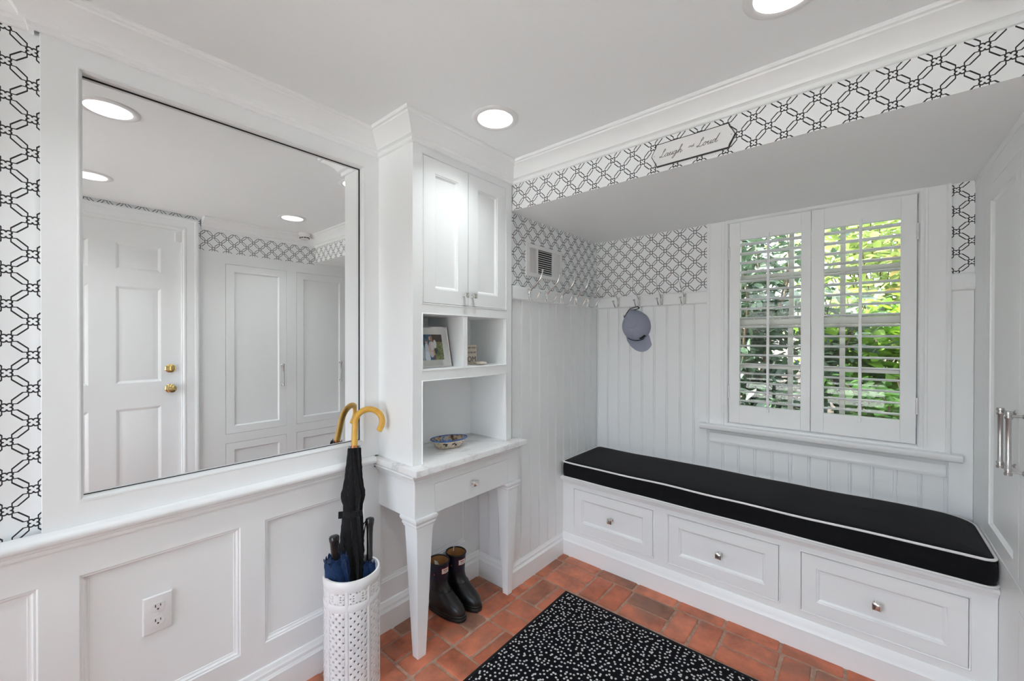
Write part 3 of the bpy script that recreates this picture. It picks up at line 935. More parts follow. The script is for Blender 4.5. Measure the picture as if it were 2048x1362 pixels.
# recessed ceiling lamps
LAB = ['round recessed ceiling lamp beside the tall bookcase', 'round recessed ceiling lamp near the patterned soffit and the cupboard',
       'round recessed ceiling lamp above the left end of the mirror', 'round recessed ceiling lamp in front of the panelled door']
for (x, y), lab in zip(LIGHTS, LAB):
    t = thing('ceiling_lamp', lab, 'lamp', (x, y, CEIL), group='recessed ceiling lamps')
    mk('trim_ring', G().lathe([(LR - .001, CEIL + .002), (LR - .001, CEIL - .003), (LR + .004, CEIL - .006), (LR + .018, CEIL - .005), (LR + .024, CEIL - .0015), (LR + .024, CEIL + .0005)], 40, (x, y, 0), False, False), m_plastic, t, smooth=40)
    mk('reflector', G().lathe([(LR - .001, CEIL - .002), (LR - .006, CEIL + .012), (LR - .016, CEIL + .034), (LR - .024, CEIL + .048)], 40, (x, y, 0), False, False), m_plastic, t, smooth=60)
    mk('lens', G().lathe([(LR - .022, CEIL + .050), (LR - .022, CEIL + .046), (LR - .034, CEIL + .044), (.01, CEIL + .0435)], 40, (x, y, 0)), m_lens, t, smooth=40)
    ld = bpy.data.lights.new('lamp_light', 'AREA'); ld.shape = 'DISK'; ld.size = .095; ld.energy = LAMP_W
    ld.color = (.95, 1.0, 1.0); ld.spread = math.radians(118)
    lo = bpy.data.objects.new('lamp_light', ld); COL.objects.link(lo); lo.parent = t
    lo.location = (0, 0, .038)

# smoke detector
t = thing('smoke_detector', 'round white smoke detector on the ceiling, seen in the mirror', 'detector', (1.520, -1.930, CEIL))
mk('base', G().lathe([(.046, CEIL), (.046, CEIL - .014), (.043, CEIL - .020), (.036, CEIL - .022)], 32, (1.520, -1.930, 0)), m_plastic, t, smooth=40)
c = mk('cover', G().lathe([(.038, CEIL - .020), (.036, CEIL - .038), (.029, CEIL - .050), (.018, CEIL - .054)], 32, (1.520, -1.930, 0)), m_plastic, t, smooth=40)
for k in range(10):
    a = 2 * PI * k / 10; rr = .0352
    p = Vector((1.520 + rr * math.cos(a), -1.930 + rr * math.sin(a), CEIL - .039)); q = Vector((-math.sin(a), math.cos(a), 0)) * .0085
    n_ = Vector((math.cos(a), math.sin(a), -.5)).normalized() * .003; d = Vector((.0, 0, .004))
    g = G().loops([[p - q - d - n_, p + q - d - n_, p + q + d - n_, p - q + d - n_], [p - q - d + n_, p + q - d + n_, p + q + d + n_, p - q + d + n_]])
    mk('vent_slot', g, m_slot, c)

# ------------------------------------------------------------------ coat hooks
def make_hook():
    h = thing('coat_hook', 'x', 'hook', (0, 0, 0), group='polished double coat hooks')
    mk('plate', G().rect(lambda u, v, d: (d, u, v), -.0095, .0095, -.031, .031, [(0, 0), (0, .003), (.002, .005)]), m_chrome, h, local=True, bevel=.0006)
    up = smooth_path([(.006, 0, .004), (.017, 0, .020), (.040, 0, .040), (.066, 0, .058), (.086, 0, .080), (.096, 0, .104), (.100, 0, .119)], 5)
    n = len(up)
    u = mk('upper_arm', G().tube(up, [.0062 - .0030 * (k / (n - 1)) for k in range(n)], 8, flat=.75), m_chrome, h, smooth=60, local=True)
    mk('tip', G().lathe([(.001, -.006), (.0042, -.005), (.0058, 0), (.0046, .0045), (.001, .006)], 12, (.1005, 0, .123)), m_chrome, u, smooth=60, local=True)
    lo = smooth_path([(.006, 0, .022), (.011, 0, .004), (.010, 0, -.014), (.020, 0, -.034), (.040, 0, -.041), (.058, 0, -.031), (.071, 0, -.014), (.077, 0, -.004)], 5)
    n = len(lo)
    l = mk('lower_arm', G().tube(lo, [.0058 - .0026 * (k / (n - 1)) for k in range(n)], 8, flat=.75), m_chrome, h, smooth=60, local=True)
    d = Vector((.5, 0, .86)); P0 = Vector((.076, 0, -.006))
    mk('tip', G().tube([P0, P0 + d * .006, P0 + d * .009, P0 + d * .012, P0 + d * .0135], [.003, .0045, .0085, .0085, .003], 12), m_chrome, l, smooth=50, local=True)
    for z in (.022, -.022):
        mk('screw', G().lathe([(.0032, .0045), (.0030, .006), (.001, .0066)], 10, (0, 0, z), ax='x'), m_steel, h, smooth=50, local=True)
    return h
hk = make_hook()
HOOKS = [(1.805, YA - .018, 1.600, -PI / 2, 'coat hook nearest the bookcase, below the wall vent'),
         (1.9715, YA - .018, 1.600, -PI / 2, 'second coat hook from the bookcase, at the right side of the vent'),
         (2.1335, YA - .018, 1.600, -PI / 2, 'third coat hook from the bookcase, on the side wall'),
         (2.297, YA - .018, 1.600, -PI / 2, 'fourth coat hook from the bookcase, on the side wall'),
         (2.456, YA - .018, 1.600, -PI / 2, 'coat hook of the side wall closest to the alcove corner'),
         (XW - .018, -.419, 1.598, PI, 'coat hook of the window wall closest to the alcove corner'),
         (XW - .018, -.565, 1.598, PI, 'coat hook that holds the grey-blue cap'),
         (XW - .018, -.714, 1.598, PI, 'empty coat hook just right of the hanging cap'),
         (XW - .018, -.856, 1.596, PI, 'coat hook nearest the window casing')]
for k, (x, y, z, rz, lab) in enumerate(HOOKS):
    o = hk if k == 0 else copy_tree(hk)
    o.location = (x, y, z); o.rotation_euler = (0, 0, rz); o['label'] = lab

# ------------------------------------------------------------------ cap on the second hook
cap = thing('baseball_cap', 'grey-blue baseball cap hanging by its strap from a coat hook', 'cap', (XW - .07, -.585, 1.43))
fw = Vector((.10, -.30, -.95)).normalized(); outv = Vector((-.97, -.22, -.02)); outv = (outv - fw * outv.dot(fw)).normalized(); sdv = fw.cross(outv).normalized()
CO = Vector((XW - .018, -.548, 1.432))
def cap_pt(ph, rho):
    c, s = math.cos(ph), math.sin(ph)
    r = .086
    if c > 0: rf = .094 * c * c + .093 * s * s
    else: rf = .120 * c * c + .093 * s * s
    pinch = 1.0 if c > 0 else (1 - .42 * c * c * min(1, abs(c) * 1.1))
    hgt = .112 * (max(0, 1 - rho ** 2.3)) ** .55
    if c < 0: hgt *= (1 - .25 * c * c * rho)
    crease = -.006 * math.exp(-((ph - 2.1) / .25) ** 2) * math.sin(PI * rho) - .005 * math.exp(-((ph + 2.3 ) / .2) ** 2) * math.sin(PI * rho)
    return CO + fw * (rf * c * rho + .012 * (1 - rho)) + sdv * (rf * s * rho * pinch) + outv * (hgt + crease)
R = []
for i in range(15):
    rho = 1.0 - i / 14 * .985
    R.append([cap_pt(-PI + 2 * PI * k / 48, rho) for k in range(48)])
inner = [[CO + (p - CO) * .96 for p in r] for r in R]
g = G(); g.loops(R, False, True)
g.loops([R[0], inner[0]] + inner[1:], False, True)
mk('crown', g, m_cap, cap, smooth=70)
for k in range(6):
    ph = PI / 6 + k * PI / 3
    mk('seam', G().tube([cap_pt(ph, 1 - i / 14 * .97) + outv * .0004 for i in range(15)], .0011, 6), m_cap, cap, smooth=60)
mk('button', G().tube([cap_pt(0, .015) - outv * .002, cap_pt(0, .015) + outv * .003, cap_pt(0, .015) + outv * .0045], [.006, .0055, .001], 12), m_cap, cap, smooth=60)
# visor
g = G(); top = []; W = 18; L = 7
for j in range(L + 1):
    row = []
    for k in range(W + 1):
        ph = -1.18 + 2.36 * k / W
        e = cap_pt(ph, 1.0)
        ext = .078 * (max(0, math.cos(ph * 1.16))) ** .5
        fr = j / L
        lat = sdv * (.004 * math.sin(ph) * fr)
        bow = outv * (.020 * math.cos(ph * 1.2) - .006 + .010 * fr * (1 - abs(ph) / 1.3))
        row.append(e + fw * ext * fr + lat + bow * (1 if j else .8))
    top.append(row)
bot = [[p - outv * .003 for p in r] for r in top]
for A in (top, bot):
    n = W + 1
    g.add([p for r in A for p in r], [(j * n + k, j * n + k + 1, (j + 1) * n + k + 1, (j + 1) * n + k) for j in range(L) for k in range(W)])
edge_t = [top[L][k] for k in range(W + 1)]; edge_b = [bot[L][k] for k in range(W + 1)]
g.loops([edge_t, edge_b], False, False, closed=False)
mk('visor', g, m_cap, cap, smooth=60)
mk('visor_trim', G().tube([cap_pt(.95 - 1.2 * k / 16, 1.0) + outv * (.020 * math.cos((.95 - 1.2 * k / 16) * 1.2)) for k in range(17)], .0028, 6), m_cap_edge, cap, smooth=60)
# dark wordmark block low on the front
g = G(); gr_ = []
for j in range(5):
    gr_.append([cap_pt(-.02 - .50 * k / 8, .95 - .030 * j - (.012 if k in (1, 4, 6) and j in (4,) else 0)) + outv * .0022 for k in range(9)])
g.add([p for r in gr_ for p in r], [(j * 9 + k, j * 9 + k + 1, (j + 1) * 9 + k + 1, (j + 1) * 9 + k) for j in range(4) for k in range(8)])
mk('wordmark', g, m_cap_edge, cap, smooth=60, label='dark lettering on the cap front')
back = cap_pt(PI, 1.0)
hookp = Vector((XW - .018 - .040, -.565, 1.5575))
st = smooth_path([cap_pt(2.45, .97) + outv * .004, cap_pt(2.7, 1.0).lerp(hookp, .45) + Vector((-.006, .010, .006)), hookp + Vector((0, .008, .000)), hookp + Vector((0, -.006, .002)), hookp + Vector((-.002, -.016, -.010)), cap_pt(-2.8, .97) + outv * .003], 6)
mk('strap', G().tube(st, .0042, 8, flat=.5), m_cap_edge, cap, smooth=60, label='dark adjusting strap')
mk('buckle', G().tube([cap_pt(2.45, .98) + Vector((-.004, .000, -.002)), cap_pt(2.45, .98) + Vector((-.008, -.002, .014))], .0065, 8, flat=.5), m_cap, cap, smooth=60)

# ------------------------------------------------------------------ wall register above the hooks
vt = thing('wall_vent', 'white metal air register on the wallpapered side wall', 'vent', (1.98, YA, 1.705))
mv = map_left(YA)
VH = [(1.834, 1.899, 1.728, 1.868), (1.913, 2.055, 1.728, 1.868), (2.066, 2.137, 1.728, 1.868)]
mk('frame', G().grid(mv, 1.800, 2.163, 1.7045, 1.892, VH, .009, 0), m_plastic, vt, bevel=.003)
mk('duct_shade_plate', G().box(1.83, 2.14, YA - .0012, YA + .001, 1.724, 1.872), m_dark, vt)  # flat dark plate painted as the shade inside the duct opening
for (a, b, c, d), n, vert in ((VH[0], 6, True), (VH[1], 11, False), (VH[2], 7, True)):
    for k in range(n):
        f = (k + .5) / n
        if vert:
            u = a + (b - a) * f; w = .0022 if a < 1.9 else .0046
            g = G().loops([[mv(u - w, z, .0015), mv(u - w * .4, z, .0085), mv(u + w * .6, z, .0085), mv(u + w * .1, z, .0015)] for z in (c - .001, d + .001)])
        else:
            v = c + (d - c) * f; w = .0036
            g = G().loops([[mv(x, v + w * .9, .0015), mv(x, v - w * .5, .0085), mv(x, v - w * 1.1, .0085), mv(x, v + w * .3, .0015)] for x in (a - .001, b + .001)])
        mk('slat', g, m_plastic, vt)

# ------------------------------------------------------------------ lettered plaque on the soffit face
pq = thing('lettered_plaque', 'long white plaque with black edge and script lettering on the soffit', 'sign', (XB, -1.18, 2.05))
mq = lambda r, u, d: (XB - d, -1.024 - r, 2.0945 + u)     # right runs away along the soffit
def plaque_outline(e):
    P = []
    w, h = .309, .0435
    for sx in (1, -1):
        pts = [(w / 2 - .022, h), (w / 2 - .018, h * .72), (w / 2 - .010, h * .42), (w / 2 - .004, h * .14), (w / 2 - .001, 0)]
        pts = [(x + e, y + (e if y > .02 else 0)) for x, y in pts]
        side = pts + [(x, -y) for x, y in pts[-2::-1]]
        if sx == 1: P += side
        else: P += [(-x, -y) for x, y in side]
    return [(x + .1545, y) for x, y in P]
for e, d0, d1, nm, mt in ((.0018, 0, .009, 'edge', m_ink), (-.0014, .006, .0098, 'face', m_plastic)):
    mk(nm, G().loops([[mq(x, y, d0) for x, y in plaque_outline(e)], [mq(x, y, d1) for x, y in plaque_outline(e)]]), mt, pq)
LET = {
 'L': ([(.42, 1.45), (.78, 1.75), (1.02, 2.25), (.80, 2.45), (.55, 2.05), (.46, 1.3), (.32, .55), (.02, .08), (-.28, .10), (-.20, .34), (.18, .22), (.62, .02), (1.1, .10), (1.45, .42)], 1.45),
 'a': ([(.95, .8), (.6, 1), (.15, .7), (0, .3), (.2, 0), (.6, .2), (.98, .9), (.85, .2), (1.05, 0), (1.4, .4)], 1.35),
 'u': ([(0, .5), (.3, 1), (.2, .3), (.4, 0), (.75, .3), (1.0, 1), (.9, .3), (1.05, 0), (1.4, .4)], 1.35),
 'g': ([(.95, .8), (.6, 1), (.15, .7), (0, .3), (.2, 0), (.6, .2), (.98, .95), (.75, -.3), (.4, -1.1), (0, -1.1), (.2, -.6), (1.4, .4)], 1.35),
 'h': ([(0, .4), (.6, 1.6), (.85, 2.3), (.65, 2.4), (.4, 1.4), (.1, 0), (.4, .7), (.8, 1), (.92, .8), (.8, .2), (1, 0), (1.5, .5)], 1.5),
 'o': ([(.6, 1), (.2, .8), (0, .35), (.25, 0), (.65, .2), (.8, .7), (.55, 1), (.75, .75), (1.2, .8)], 1.15),
 't': ([(0, .4), (.5, 1.7), (.3, .5), (.5, 0), (.95, .4)], .9),
 'd': ([(.95, .8), (.6, 1), (.15, .7), (0, .3), (.2, 0), (.6, .2), (1.0, 1), (1.5, 2.4), (1.0, .4), (1.15, 0), (1.6, .4)], 1.5)}
def script(word, x, y, s, r, mat):
    for ch in word:
        P, adv = LET[ch]
        pts = [mq(x + (a + .34 * b) * s, y + b * s, .0102) for a, b in P]
        mk('letter', G().tube(smooth_path(pts, 4), r, 5, flat=1), mat, pq)
        x += adv * s
script('Laugh', .037, -.012, .0122, .0010, m_grey_ink)
script('out', .1465, -.004, .0060, .0006, m_grey_ink)
script('Loud', .180, -.012, .0126, .0010, m_grey_ink)
for sx in (.012, .297):
    c = mq(sx, 0, .0098)
    mk('screw', G().lathe([(.0022, 0), (.0018, -.0012)], 8, c, ax='x'), m_steel, pq)

# ------------------------------------------------------------------ wall socket
ot = thing('wall_outlet', 'white double electrical socket on a wainscot panel', 'outlet', (.2535, .005, .424))
mo = map_left(.005)
pl = mk('plate', G().rect(mo, .2175, .2905, .4235, .5405, [(0, 0), (0, .003), (.003, .0062), (.0045, .0066)]), m_plastic, ot, smooth=30)
for zc in (.5045, .4595):
    P = []
    for k in range(24):
        a = 2 * PI * k / 24; x = .0165 * math.cos(a); z = .0165 * math.sin(a)
        P.append((.254 + x, zc + max(-.0125, min(.0125, z))))
    rcp = mk('receptacle', G().loops([[mo(u, v, .006) for u, v in P], [mo(u, v, .0085) for u, v in P]]), m_plastic, ot)
    for (a, b, c, d) in ((-.0075, -.0050, -.001, .0075), (.0050, .0072, 0, .0068), (-.0022, .0022, -.0095, -.0050)):
        mk('slot', G().rect(mo, .254 + a, .254 + b, zc + c, zc + d, [(0, .0075), (0, .0088)]), m_slot, rcp)
mk('screw', G().lathe([(.0028, -.0062), (.0022, -.0074)], 10, (.254, .005, .482), ax='y'), m_plastic, ot)

# ------------------------------------------------------------------ umbrella stand
SX, SYc, SR, SH = .800, -.190, .101, .462
us = thing('umbrella_stand', 'white pierced ceramic umbrella stand beside the console', 'umbrella stand', (SX, SYc, 0))
def cyl(a, z, r=SR): return (SX + r * math.cos(a), SYc + r * math.sin(a), z)
NP = 8; A0 = math.radians(-128)
panel_a = 2 * PI / NP; ribw = .17 * panel_a
NC = 5; ca_ = (panel_a - ribw) / NC
def hole_cell(g, a0, a1, z0, z1, hole, big=False):
    am, zm = (a0 + a1) / 2, (z0 + z1) / 2
    O = [(a0, z0), (am, z0), (a1, z0), (a1, zm), (a1, z1), (am, z1), (a0, z1), (a0, zm)]
    if not hole:
        g.add([cyl(*p) for p in O], [tuple(range(8))]); return
    f = .72; I = []
    for k, (a, z) in enumerate(O):
        ff = f if k % 2 else f * .48
        I.append((am + (a - am) * ff, zm + (z - zm) * ff))
    g.loops([[cyl(*p) for p in O], [cyl(*p) for p in I]], False, False)
for p in range(NP):
    a_s = A0 + p * panel_a + ribw / 2
    g = G()
    zs0, zs1 = .030, .352; NRW = 22; dz = (zs1 - zs0) / NRW
    for r in range(NRW):
        for c in range(NC):
            hole_cell(g, a_s + c * ca_, a_s + (c + 1) * ca_, zs0 + r * dz, zs0 + (r + 1) * dz, (r + c) % 2 == 0)
    o = mk('lattice_panel', g, [m_ceramic, m_bisque], us, smooth=60, kind='stuff', label='pierced basket lattice')
    sd = o.modifiers.new('solid', 'SOLIDIFY'); sd.thickness = .009; sd.offset = -1; sd.material_offset = 1
    # medallion band: pierced scrolls
    g = G(); zb0, zb1 = .378, .423; nb = 6; ab = (panel_a - ribw) / nb
    pat = ['101101', '010010', '110011', '010010', '101101']
    for r in range(5):
        for c in range(nb):
            hole_cell(g, a_s + c * ab, a_s + (c + 1) * ab, zb0 + r * .009, zb0 + (r + 1) * .009, pat[r][c] == '1')
    o = mk('pierced_band', g, [m_ceramic, m_bisque], us, smooth=60, kind='stuff', label='pierced scroll band')
    sd = o.modifiers.new('solid', 'SOLIDIFY'); sd.thickness = .009; sd.offset = -1; sd.material_offset = 1
    # rib
    a_c = A0 + p * panel_a
    R = []
    for z in (.028, .20, .38, .435):
        ring = []
        for k in range(7):
            t_ = -1 + 2 * k / 6
            ring.append(cyl(a_c + t_ * ribw * .56, z, SR + .0035 * math.cos(t_ * PI / 2) - .001))
        ring += [cyl(a_c + ribw * .56, z, SR - .006), cyl(a_c - ribw * .56, z, SR - .006)]
        R.append(ring)
    mk('rib', G().loops(R), m_ceramic, us, smooth=50)
def hoop(z0, z1, bul, name):
    n = 64; prof = [(SR - .007, z0)]
    for k in range(7):
        t_ = k / 6; prof.append((SR + bul * math.sin(PI * t_), z0 + (z1 - z0) * t_))
    prof.append((SR - .007, z1))
    R = [[(SX + r * math.cos(2 * PI * k / n), SYc + r * math.sin(2 * PI * k / n), z) for k in range(n)] for r, z in prof]
    R.append(R[0])
    mk(name, G().loops(R, False, False), m_ceramic, us, smooth=50)
hoop(.350, .380, .0022, 'band'); hoop(0, .032, .003, 'foot'); hoop(.421, SH, .0035, 'rim')
mk('bottom', G().lathe([(.004, .008), (SR - .006, .008), (SR - .006, .016), (.004, .016)], 40, (SX, SYc, 0)), m_ceramic, us)

# ------------------------------------------------------------------ umbrellas
def axis_thing(name, label, a, b):
    """an empty at a whose local z axis runs from a to b"""
    t = thing(name, label, 'umbrella', a, group='umbrellas in the ceramic stand')
    d = Vector(b) - Vector(a)
    t.rotation_mode = 'QUATERNION'; t.rotation_quaternion = d.to_track_quat('Z', 'Y')
    return t, d.length
def folded(prof, n_pl, amp, twist, n=64, seed=0):
    rnd = random.Random(seed); R = []
    ph0 = rnd.uniform(0, 6)
    for r, z in prof:
        ring = []
        for k in range(n):
            a = 2 * PI * k / n
            w = (a * n_pl + twist * z + ph0) / (2 * PI); w = w - math.floor(w)
            s = (1 - w) ** 1.5 * 2 - .8          # saw-tooth: the laps of rolled cloth
            ring.append((r * (1 + amp * s) * math.cos(a), r * (1 + amp * s) * math.sin(a), z))
        R.append(ring)
    return R
# long black one with a wooden crook
A = Vector((.764, -.228, .022)); Bp = Vector((.880, -.060, .894))
u1, L1 = axis_thing('crook_umbrella', 'black rolled umbrella with a yellow wooden crook handle', A, Bp)
def dense(prof, st=.012):
    out = []
    for i in range(len(prof) - 1):
        (r0, z0), (r1, z1) = prof[i], prof[i + 1]; m = max(1, int(abs(z1 - z0) / st))
        for k in range(m): t_ = k / m; t2 = t_ * t_ * (3 - 2 * t_); out.append((r0 + (r1 - r0) * t2, z0 + (z1 - z0) * t_))
    return out + [prof[-1]]
prof = dense([(.008, .06), (.022, .20), (.036, .40), (.041, .47), (.037, .56), (.0335, .622), (.0315, .640), (.034, .665), (.043, .700), (.040, .716), (.033, .745), (.028, .795), (.0245, .84), (.0225, L1 - .006)])
can = mk('canopy', G().loops(folded(prof, 8, .20, 24)), m_umb_black, u1, smooth=50, local=True)
mk('strap', G().lathe([(.033, .620), (.0372, .621), (.0372, .641), (.033, .642)], 32, (0, 0, 0)), m_umb_black, u1, smooth=40, local=True)
mk('strap_tab', G().box(.030, .054, -.006, .006, .616, .642), m_umb_black, u1, local=True, bevel=.001)
for k in range(8):      # little ferrule tips round the neck
    a = 2 * PI * k / 8
    mk('rib_tip', G().tube([((.0215) * math.cos(a), .0215 * math.sin(a), L1 - .02), (.0205 * math.cos(a), .0205 * math.sin(a), L1 + .003)], [.0022, .0014], 6), m_black, u1, local=True)
mk('spike', G().tube([(0, 0, 0), (0, 0, .03), (0, 0, .08)], [.003, .004, .005], 8), m_steel, u1, local=True)
mk('collar', G().lathe([(.0125, L1 - .018), (.0125, L1 + .006), (.011, L1 + .010)], 16, (0, 0, 0)), m_copper, u1, smooth=40, local=True)
# crook: in world space, then into the umbrella's frame
u1.rotation_mode = 'QUATERNION'
inv = (Matrix.Translation(A) @ u1.rotation_quaternion.to_matrix().to_4x4()).inverted()
ax = (Bp - A).normalized(); hd = Vector((.86, -.51, 0)); hd = (hd - ax * hd.dot(ax)).normalized()
rc = .0555; top0 = Bp + ax * .098
P = [Bp + ax * .004, Bp + ax * .03, Bp + ax * .06, top0]
for k in range(1, 19):
    a = math.radians(212) * k / 18
    P.append(top0 + hd * (rc - rc * math.cos(a)) + ax * (rc * math.sin(a)))
e = (P[-1] - P[-2]).normalized()
P += [P[-1] + e * .010]
rr = [.0128] * len(P); rr[0] = .0132; rr[-1] = .0125
P += [P[-1] + e * .0025]; rr += [.006]
mk('handle', G().tube([inv @ p for p in P], rr, 14), m_wood, u1, smooth=50, local=True, label='bent yellow wooden crook')

def short_umbrella(name, label, a, b, hl, prof, hprof, strap):
    t, L = axis_thing(name, label, a, b)
    mk('canopy', G().loops(folded(dense(prof), 7, .16, 30, seed=3 + int(hl * 100))), m_umb_navy, t, smooth=50, local=True)
    zt = prof[-1][1]
    g = G(); n = 56; r = prof[-1][0]
    # ruffled free edge of the cloth
    R = [[(r * .8 * math.cos(2 * PI * k / n), r * .8 * math.sin(2 * PI * k / n), zt - .03) for k in range(n)],
         [(r * (1.03 + .10 * math.sin(7 * 2 * PI * k / n)) * math.cos(2 * PI * k / n), r * (1.03 + .10 * math.sin(7 * 2 * PI * k / n)) * math.sin(2 * PI * k / n), zt + .006 + .010 * math.sin(11 * 2 * PI * k / n + 1)) for k in range(n)]]
    mk('ruffle', g.loops(R, False, False), m_umb_navy, t, smooth=60, local=True)
    mk('shaft', G().tube([(0, 0, zt - .02), (0, 0, L - hl + .02)], .006, 10), m_chrome, t, smooth=50, local=True)
    h = mk('handle', G().lathe([(rr_, L - hl + z) for rr_, z in hprof], 20, (0, 0, 0)), m_black, t, smooth=45, local=True, label='glossy black handle')
    if strap:
        P = smooth_path([(.014, 0, L - .012), (.026, -.006, L - .03), (.029, -.01, L - .06), (.026, -.006, L - .085), (.022, -.004, L - .060), (.016, 0, L - .02)], 6)
        mk('wrist_strap', G().tube(P, .0022, 6), m_black, h, smooth=50, local=True)
    return t
short_umbrella('folding_umbrella', 'navy folding umbrella with a straight black handle at the stand front', (.758, -.222, .10), (.744, -.158, .598), .094,
               [(.018, .02), (.030, .14), (.037, .28), (.040, .36), (.0385, .415)], [(.010, 0), (.016, .003), (.0165, .070), (.0180, .074), (.0185, .088), (.015, .093), (.004, .094)], False)
short_umbrella('folding_umbrella', 'folding umbrella with a long knobbed black handle and wrist strap', (.845, -.235, .10), (.903, -.142, .612), .165,
               [(.016, .02), (.022, .14), (.028, .28), (.029, .325), (.026, .350)], [(.008, 0), (.0125, .004), (.0115, .04), (.0122, .10), (.0135, .125), (.0165, .142), (.0175, .155), (.0145, .162), (.004, .165)], True)

# ------------------------------------------------------------------ rubber boots
def boot(label, x, y, rz, dz=0.0):
    b = thing('rubber_boot', label, 'boot', (x, y, .001), group='pair of short rubber boots', rotz=rz)
    # local frame: toe towards -y, heel near y = +.05
    N = 40
    def outline(fr, bk, hw, z, sq=2.55):
        P = []
        for k in range(N):
            a = 2 * PI * k / N; c, s = math.cos(a), math.sin(a)
            yy = math.copysign(abs(s) ** (2 / sq), s); xx = math.copysign(abs(c) ** (2 / sq), c)
            ext = bk if yy > 0 else fr
            taper = 1.0 if yy > 0 else (1 + .14 * math.sin(min(1, -yy) * PI * .82) * max(0, min(1, (.12 - z) / .05)))
            P.append((hw * xx * taper, yy * ext, z))
        return P
    sole = [(.172, .044, .040, .000), (.177, .047, .0430, .003), (.178, .048, .0435, .013), (.176, .047, .043, .016), (.171, .0455, .0405, .0175), (.171, .0455, .0405, .020), (.175, .047, .0425, .0215), (.175, .047, .0425, .0255), (.171, .045, .040, .028)]
    mk('sole', G().loops([outline(*s) for s in sole]), m_sole, b, smooth=40, local=True)
    up = [(.169, .044, .0395, .024), (.171, .045, .0412, .034), (.168, .046, .0415, .045), (.160, .0465, .0412, .056), (.145, .047, .0405, .067), (.124, .047, .0395, .080),
          (.098, .047, .0385, .096), (.074, .0465, .0388, .110), (.059, .046, .0395, .124), (.052, .0465, .041, .140), (.049, .0475, .0425, .158)]
    mk('foot', G().loops([outline(f, k, w, z, 2.55 - max(0, min(1, (z - .06) / .08)) * .45) for f, k, w, z in up], True, False), m_boot, b, smooth=60, local=True)
    sh = [(.0495, .048, .043, .157), (.0505, .049, .0445, .175), (.0515, .050, .046, .195), (.0525, .051, .0475, .215), (.054, .052, .0488, .232), (.055, .0525, .0495, .240)]
    inn = [(f - .004, k - .004, w - .004, z) for f, k, w, z in sh[::-1]]
    s = mk('shaft', G().loops([outline(f, k, w, z, 2.05) for f, k, w, z in sh], False, False), m_boot_navy, b, smooth=60, local=True)
    mk('rim', G().tube([(p[0], p[1], .240) for p in outline(.0535, .051, .048, .24, 2.05)] + [(p[0], p[1], .240) for p in outline(.0535, .051, .048, .24, 2.05)[:2]], .0038, 8), m_boot, s, smooth=60, local=True)
    mk('lining', G().loops([outline(f, k, w, z, 2.05) for f, k, w, z in inn] + [outline(.046, .044, .038, .10, 2.05), outline(.04, .04, .03, .08, 2.05)], False, True), m_lining, b, smooth=60, local=True, label='tan lining')
    # instep strap seam
    P = [(p[0] * 1.015, p[1] * 1.015, p[2]) for p in outline(.078, .047, .039, .107, 2.25) if p[1] < .01]
    mk('instep_ridge', G().tube(sorted(P, key=lambda p: p[0]), .0022, 6), m_boot, b, smooth=60, local=True)
    # side strap with buckle
    P = [(p[0] * 1.012, p[1] * 1.012, .206) for p in outline(.052, .0505, .047, .206, 2.05)]
    mk('top_strap', G().tube([P[k] for k in range(14, 22)], .0055, 6, flat=.3), m_boot_navy, b, smooth=50, local=True)
    mk('rivet', G().lathe([(.004, 0), (.003, -.003)], 10, (P[22][0], P[22][1], .192), ax='x'), m_red, b, local=True)
    # tag on the shin: white with a red border and print
    def shin(u, v, d):
        a = -PI / 2 - .12 + u / .048
        return ((.0462 + d) * math.cos(a), (.0525 + d) * math.sin(a), .207 + v)
    def tagmesh(u0, u1, v0, v1, d):
        A = [[shin(u0 + (u1 - u0) * k / 6, v, d) for k in range(7)] for v in (v0, v1)]
        return G().add(A[0] + A[1], [(k, k + 1, 8 + k, 7 + k) for k in range(6)])
    tg = mk('tag', tagmesh(-.021, .021, -.0135, .0135, .0022), m_red, b, smooth=60, local=True, label='white tag with a red border')
    mk('tag_face', tagmesh(-.0192, .0192, -.0117, .0117, .0026), m_tag, tg, smooth=60, local=True)
    mk('lettering', tagmesh(-.012, .012, .0022, .0062, .0030), m_red, tg, smooth=60, local=True)
    for v in (-.002, -.0058):
        mk('lettering', tagmesh(-.0105, .0105, v - .0007, v + .0007, .0030), m_ink, tg, smooth=60, local=True)
    return b
b1 = boot('left of the two rubber boots, half behind the console leg', 1.318, -.078, .08)
b2 = boot('right of the two rubber boots under the console', 1.428, -.082, .03)
mk('paper_insert', G().loops([[(-.012, -.004, .17), (.022, -.008, .17), (.022, -.006, .172), (-.012, -.002, .172)], [(-.012, .020, .238), (.010, .018, .222), (.010, .020, .222), (-.012, .022, .238)]]), m_tag, b1, local=True)
mk('price_tag', G().box(.020, .028, .040, .042, .222, .244), m_tag, b2, local=True)

# ------------------------------------------------------------------ rug
rg = thing('area_rug', 'black rug with scattered white flecks on the brick floor', 'rug', (1.10, -1.08, .001))
RP = [(.36, -.508), (1.842, -.490), (1.853, -1.66), (.372, -1.675)]
def rgrow(P, d): 
    c = Vector((1.107, -1.083)); return [tuple(Vector(p) + Vector(((1 if p[0] > c.x else -1) * d, (1 if p[1] > c.y else -1) * d))) for p in P]
mk('pile', G().loops([[(x, y, z) for x, y in rgrow(RP, -i)] for i, z in ((.016, .002), (.015, .009), (.018, .0105))]), m_rug, rg, smooth=30)
mk('binding', G().loops([[(x, y, z) for x, y in rgrow(RP, -i)] for i, z in ((.0, .0012), (-.0004, .005), (.002, .0085), (.010, .0092), (.016, .0085), (.017, .0012))], False, False), m_rug_edge, rg, smooth=40)

